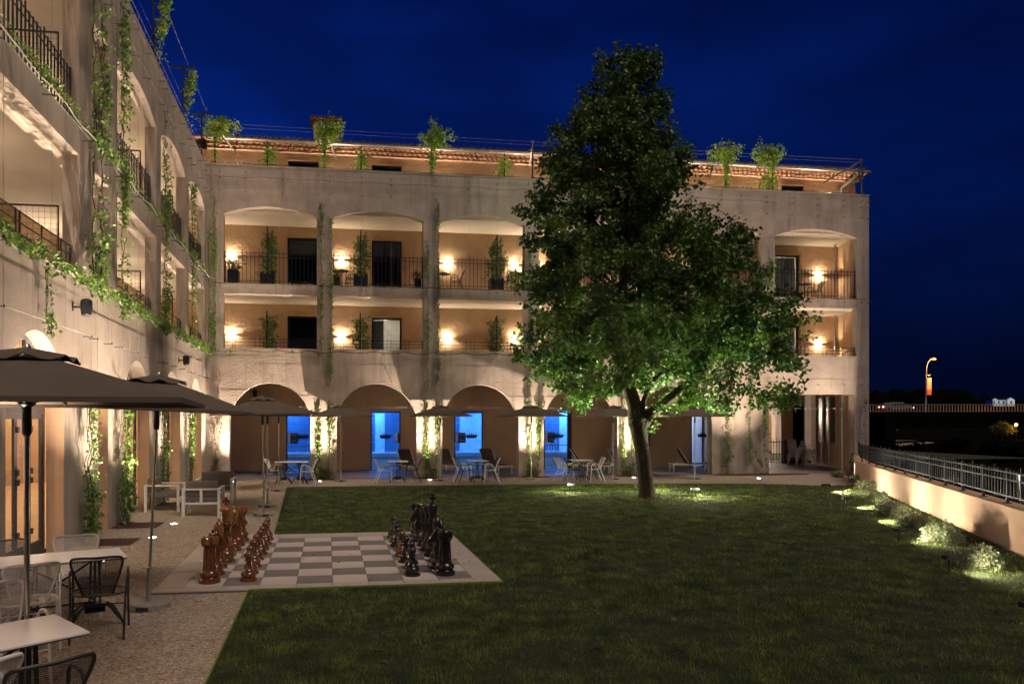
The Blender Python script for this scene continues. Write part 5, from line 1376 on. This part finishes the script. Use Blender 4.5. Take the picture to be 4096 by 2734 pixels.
while t < LL:
    postp = (k % 8 == 0)
    if t > 5.0:
        key = 'post' if postp else ('tall' if k % 4 == 0 else 'bar')
        if key not in srcs2:
            if key == 'post': o = MB().box(-.02, .02, -.02, .02, 0, .62).box(-.05, .05, -.05, .05, 0, .012).build('post', M_fence, fn)
            elif key == 'tall': o = MB().box(-.011, .011, -.011, .011, .08, .66).build('baluster', M_fence, fn)
            else: o = MB().box(-.009, .009, -.009, .009, .10, .60).build('baluster', M_fence, fn)
            srcs2[key] = o
        else: o = bpy.data.objects.new('post' if key == 'post' else 'baluster', srcs2[key].data); C.objects.link(o); o.parent = fn
        p = fp(t, .725); o.location = p - Vector(fn.location); o.rotation_euler = (0, 0, math.atan2(u.y, u.x))
    t += .155; k += 1
u3 = (D - B).normalized(); n3 = Vector((u3.y, -u3.x, 0)) * .16
for z in (.85, 1.14, 1.27): MB().bar(B + n3 + Vector((0, 0, z)), D + n3 + Vector((0, 0, z)), .03, .02).build('rail', M_fence, fn)
for k in range(26):
    p = B + n3 + u3 * (.1 + k * .17); o = bpy.data.objects.new('baluster', srcs2['bar'].data); C.objects.link(o); o.parent = fn; o.location = Vector((p.x, p.y, .725)) - Vector(fn.location)

def shrub(x, y, r, n, lab):
    r *= .66; n = int(n * .85)
    root = thing('shrub', lab, 'shrub', (x, y, 0), group='round grey green shrubs along the low wall')
    nn = n; a = rng.uniform(0, 2 * PI, nn); ph = np.arccos(rng.uniform(-.05, 1, nn)); L = r * rng.uniform(.55, 1.12, nn) * (1 + .15 * np.sin(3 * a))
    d = np.column_stack([np.sin(ph) * np.cos(a), np.sin(ph) * np.sin(a), np.cos(ph) * .95 + .12])
    tip = d * L[:, None]; st = MB()
    for k in range(0, nn, 6):
        q = tip[k]; st.tube([(0, 0, .02), (q[0] * .45, q[1] * .45, q[2] * .6), tuple(q)], [.006, .004, .0015], 3, caps=False)
    st.build('twigs', M_shrub, root)
    V, F = leaves([tuple(t * .93) for t in tip], 12, .055, .034, -.3); big('foliage', V, F, M_shrub, root)
sh = [(19.3, 25.4, .34, 220, 'round shrub farthest back, beside the passage'), (18.2, 23.0, .38, 260, 'round shrub second from the back, at the corner of the lawn'), (16.6, 20.6, .42, 300, 'round shrub third from the back along the low wall'), (14.15, 17.1, .42, 360, 'brightly lit round shrub in the middle of the row'),
      (12.65, 14.9, .46, 420, 'brightest pale shrub beside a lawn spotlight'), (11.75, 13.2, .42, 380, 'dim shrub casting its shadow on the pink wall'), (10.85, 11.6, .46, 460, 'shrub second from the front along the low wall'), (9.55, 9.55, .42, 520, 'nearest shrub at the lower right by the bright grass')]
for s_ in sh: shrub(*s_)

def gspot():
    root = thing('garden_spotlight', 'spot', 'garden light')
    MB().box(-.012, .012, -.012, .012, 0, .24).build('stake', M_dark, root)
    MB().box(-.10, .14, -.04, .04, .250, .262).box(-.10, -.085, -.04, .04, .205, .25).box(-.084, .14, -.055, -.042, .205, .262).box(-.084, .14, .042, .055, .205, .262).build('head', M_dark, root)
    MB().box(.02, .13, -.03, .03, .240, .2485).build('lens', M_lamp, root)
    return root
gs = Proto(gspot())
nw = Vector((u.y, -u.x, 0))
for i, (x, y) in enumerate([(14.9, 20.2), (12.82, 16.6), (11.5, 14.25), (10.11, 11.75), (8.81, 9.3), (7.4, 6.8)]):
    gs.place((x, y, 0), math.atan2(nw.y, nw.x) + .5, 'low black stake light on the lawn, %s from the back along the shrubs' % ORD[i], 'stake lights along the shrubs')
    light('stake_beam', 'SPOT', (x + nw.x * .1 + .05, y + nw.y * .1, .215), (150, 150, 110, 36, 40, 40)[i], (1.0, .88, .62), .02, size=155, blend=.8, aim=(x + nw.x * 1.6 + u.x * -.3, y + nw.y * 1.6 + u.y * -.3, .05))
# spots under the tree
for i, (x, y, ax, ay, W) in enumerate([(7.25, 21.3, 8.2, 20.4, 500), (9.7, 21.3, 9.0, 20.0, 480), (10.3, 19.4, 9.6, 19.4, 480)]):
    gs.place((x, y, 0), 0 if i == 0 else PI, ['small stake light on the lawn left of the tree', 'small stake light behind the tree trunk', 'small stake light right of the tree trunk'][i], 'stake lights under the tree')
    light('tree_beam', 'SPOT', (x, y, .32), W, (.90, 1.0, .66), .03, size=110, blend=.9, aim=(ax, ay, 8))
    light('tree_grass_glow', 'POINT', (x + (.1 if i else -.05), y - .1, .34), 30, (1.0, .95, .6), .006)

# ------------------------------------------------------------------ far background: bridge, lamp, house, trees
br_ = thing('road_bridge', 'low road bridge with a long railing across the dark river', 'bridge', (120, 100, -3), world=True)
b0 = Vector((45, 108, 0)); b1 = Vector((150, 84, 0))
dirb = (b1 - b0).normalized(); nb = Vector((dirb.y, -dirb.x, 0))
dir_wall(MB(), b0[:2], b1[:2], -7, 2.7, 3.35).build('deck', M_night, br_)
MB().bar(b0 + Vector((0, 0, 4.45)), b1 + Vector((0, 0, 4.45)), .08).bar(b0 + Vector((0, 0, 3.45)), b1 + Vector((0, 0, 3.45)), .06).build('rail', M_concb, br_)
src = None
LB = (b1 - b0).length
for k in range(int(LB / .42)):
    p = b0 + dirb * k * .42
    if k >= 280: break
    if src is None: src = MB().box(-.04, .04, -.03, .03, 3.35, 4.45).build('baluster', M_brown, br_); o = src
    else: o = bpy.data.objects.new('baluster', src.data); C.objects.link(o); o.parent = br_
    o.location = Vector((p.x, p.y, 0)) - Vector(br_.location)
for k in range(4):
    p = b0 + dirb * (12 + 28 * k); MB().box(p.x - .8, p.x + .8, p.y, p.y + 6, -3.2, 2.7).build('pier', M_night, br_)
# street lamp on the bridge
def atpx(px, dist):  # plan position at forward distance along the sight line of a picture column (D px)
    xx = (px * 1.743722 - 1733.2) / 2924.85 * dist
    c, s = math.cos(.1436), math.sin(.1436)
    return Vector((xx * c + dist * s, -xx * s + dist * c, 0))
lp0 = atpx(2124, 112)
sl = thing('street_lamp', 'tall curved street lamp glowing orange on the bridge', 'street lamp', (lp0.x, lp0.y, 3.35), world=True)
P = smoothpath([(lp0.x, lp0.y, 3.3), (lp0.x, lp0.y, 9.3), (lp0.x + .15, lp0.y, 10.8), (lp0.x + .9, lp0.y - .1, 11.6)], 3)
MB().tube(P, [.13 - .06 * k / len(P) for k in range(len(P))], 8).build('pole', M_zinc, sl, True)
MB().lathe([(.05, 0), (.30, .03), (.28, .15), (.1, .22)], 12, (lp0.x + 1.15, lp0.y - .1, 11.5)).build('lamp_head', M_zinc, sl, True)
MB().lathe([(.30, -.14), (.38, -.08), (.36, .0)], 12, (lp0.x + 1.15, lp0.y - .1, 11.49)).build('bulb', M_sod, sl)
MB().box(lp0.x + .2, lp0.x + .95, lp0.y - .03, lp0.y + .03, 6.8, 8.6).build('banner', mat('pale_banner', (.6, .45, .38), .8), sl)
MB().box(lp0.x + .2, lp0.x + .95, lp0.y - .035, lp0.y + .035, 6.0, 6.798).build('banner', mat('orange_banner', (.7, .15, .05), .8), sl)
MB().tube([(lp0.x, lp0.y, 9.0), (lp0.x + .8, lp0.y, 9.0)], .03, 6).build('bracket', M_zinc, sl)
light('street_light', 'POINT', (lp0.x + 1.6, lp0.y - 1.6, 11.0), 1100, (1.0, .42, .10), .2)
# car on the bridge, mostly hidden behind the railing
def car(px, dist, lab):
    p = atpx(px, dist); t = thing('car', lab, 'car', (p.x, p.y, 3.35), math.atan2(dirb.y, dirb.x))
    V = [(-2.1, .35), (2.1, .35), (2.15, .75), (1.3, .92), (.7, 1.42), (-1.2, 1.45), (-1.9, .95), (-2.15, .85)]
    MB().prism(V, lambda a, b: (a, -.85, b), lambda a, b: (a, .85, b)).build('body', mat('car_paint', (.2, .2, .22), .3), t, bevel=.06)
    for x in (-1.35, 1.35):
        for s in (-1, 1): MB().tube([(x, s * .70, .33), (x, s * .88, .33)], .33, 14).build('wheel', M_dark, t)
    for s in (-1, 1): MB().box(2.14, 2.2, s * .62 - .14, s * .62 + .14, .6, .74).build('headlight', emis('headlight_glow' + str(s), (1, .97, .95), 10), t)
    for s in (-1, 1): MB().box(-2.2, -2.12, s * .62 - .14, s * .62 + .14, .7, .86).build('tail_light', emis('tail_glow' + str(s), (1, .25, .1), 5), t)
    MB().box(-1.0, .9, -.86, .86, .98, 1.32).build('window', M_dark, t)
car(2055, 112, 'dark car with lit headlights driving on the bridge left of the lamp')
# riverside lamps, lit trees and paths
def smalltree(p, h, r, n, lab, m=M_leaf, lit=True, group='small trees by the riverside lamps'):
    t = thing('small_tree', lab, 'tree', (p.x, p.y, -3.2), group=group, world=True)
    MB().tube([(p.x, p.y, -3.2), (p.x + .1, p.y, -3.2 + h * .5), (p.x, p.y, -3.2 + h * .8)], [.16, .12, .04], 7).build('trunk', M_bark, t)
    cs = [Vector((p.x + random.gauss(0, r * .45), p.y + random.gauss(0, r * .45), -3.2 + h * .68 + random.gauss(0, h * .15))) for _ in range(n)]
    V, F = leaves(cs, 14, .5, .28); big('crown', V, F, m, t)
M_auleaf = leafmat('amber_lit_leaves', (0.10, 0.11, 0.02), (0.2, 0.18, 0.04), 1.0)
for px, dist, lb, dx, col in ((2019, 185, 'left', 1.6, 0), (2331, 185, 'right', -2.2, 0)):
    p = atpx(px, dist)
    L_ = thing('park_lamp', 'small orange riverside lamp at the %s beneath the bridge' % lb, 'street lamp', (p.x, p.y, -3.2), world=True, group='riverside lamps')
    MB().tube([(p.x, p.y, -3.2), (p.x, p.y, .6)], .06, 6).build('pole', M_dark, L_)
    MB().lathe([(.05, 0), (.28, .1), (.30, .45), (.1, .6)], 10, (p.x, p.y, .6)).build('lantern', M_sodlow, L_)
    light('park_light', 'POINT', (p.x - .1, p.y - .8, .9), 350, (1.0, .50, .08), .2)
    smalltree(Vector((p.x + dx * 1.4, p.y + 1.0, 0)), 4.6, 2.3, 130, 'small tree lit amber by the %s riverside lamp' % lb, M_auleaf)
a = atpx(1985, 140); b = atpx(2140, 172)
flat('riverside_path', [(a.x - 6, a.y - 3), (a.x + 6, a.y), (b.x, b.y - 1.5), (b.x, b.y + 1.5), (a.x - 4, a.y + 4)], -3.12, M_path)
a = atpx(1990, 183); b = atpx(2100, 186)
flat('riverside_path', [(a.x, a.y - 2), (b.x, b.y - 1), (b.x, b.y + 1), (a.x, a.y + 2)], -3.11, M_path)
# white house beyond the bridge
hp = atpx(2299, 330)
hs = thing('white_house', 'white single storey house with dark roof and two gables beyond the bridge', 'house', (hp.x, hp.y, 3), math.atan2(-.1436, 1) * 1 - .1, world=False)
hs.location = (hp.x, hp.y, 9.2); hs.scale = (.92, .92, .92)
wl_ = MB().box(-4.6, 4.6, 0, 5, -1, 2.0)
wl_.prism([(-4.8, -1.0), (-2.4, -1.0), (-2.4, 2.0), (-3.6, 2.9), (-4.8, 2.0)], lambda a, b: (a, -.8, b), lambda a, b: (a, .02, b)).prism([(1.6, -1.0), (5.0, -1.0), (5.0, 2.0), (3.3, 3.1), (1.6, 2.0)], lambda a, b: (a, -1.2, b), lambda a, b: (a, .02, b))
M_hw = mat('house_white', (.75, .77, .78), .8); wl_.build('wall', M_hw, hs)
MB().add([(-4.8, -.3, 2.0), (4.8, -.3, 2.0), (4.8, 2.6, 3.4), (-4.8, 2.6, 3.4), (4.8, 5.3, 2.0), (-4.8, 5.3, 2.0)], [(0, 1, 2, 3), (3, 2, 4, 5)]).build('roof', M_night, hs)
for x, y in ((-4.2, -.83), (-1.6, -.03), (.6, -.03), (3.3, -1.23)):
    w_o = MB().box(x - .35, x + .35, y, y + .02, .2, 1.4).build('window', M_dark, hs)
    MB().box(x - .42, x - .36, y - .02, y + .01, .15, 1.45).box(x + .36, x + .42, y - .02, y + .01, .15, 1.45).build('shutter', M_terra, w_o)
light('house_lamp', 'POINT', (hp.x - 1, hp.y - 9, 10.5), 320, (.85, .95, 1.0), .2)
# ridge of dark woodland
V = []; F = []; n = 260
rp = np.array([(1950, 905), (2010, 895), (2080, 893), (2130, 893), (2170, 890), (2200, 891), (2240, 905), (2270, 912), (2330, 915), (2400, 905), (2600, 900)], float)
for k in range(n + 1):
    px = 1500 + 1500 * k / n; d = 480
    p = atpx(px, d); yy = np.interp(px, rp[:, 0], rp[:, 1]) + 3 * math.sin(k * .7) + 2 * math.sin(k * 1.9) + random.uniform(-1.2, 1.2)
    z = 2.2 + (961.8 - yy) * 1.743722 / 2924.85 * d
    q = atpx(px, 640)
    V += [(p.x, p.y, -3.3), (p.x, p.y, z * .8), (p.x * 1.03, p.y * 1.03, z), (q.x, q.y, z * .9), (q.x, q.y, -3.3)]
for k in range(n):
    for j in range(4): a = k * 5 + j; F.append((a, a + 5, a + 6, a + 1))
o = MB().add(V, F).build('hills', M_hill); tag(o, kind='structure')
# bushes below the wall
for i, (px, d) in enumerate([(2080, 75), (2180, 95), (2290, 80), (2010, 90)]):
    smalltree(atpx(px, d), 2.8, 2.0, 90, 'dark bush on the slope below the fence, %s' % ['left of the lamp post', 'right of the lamp post', 'under the white house', 'by the corner of the building'][i], M_hill, group='dark bushes below the fence')
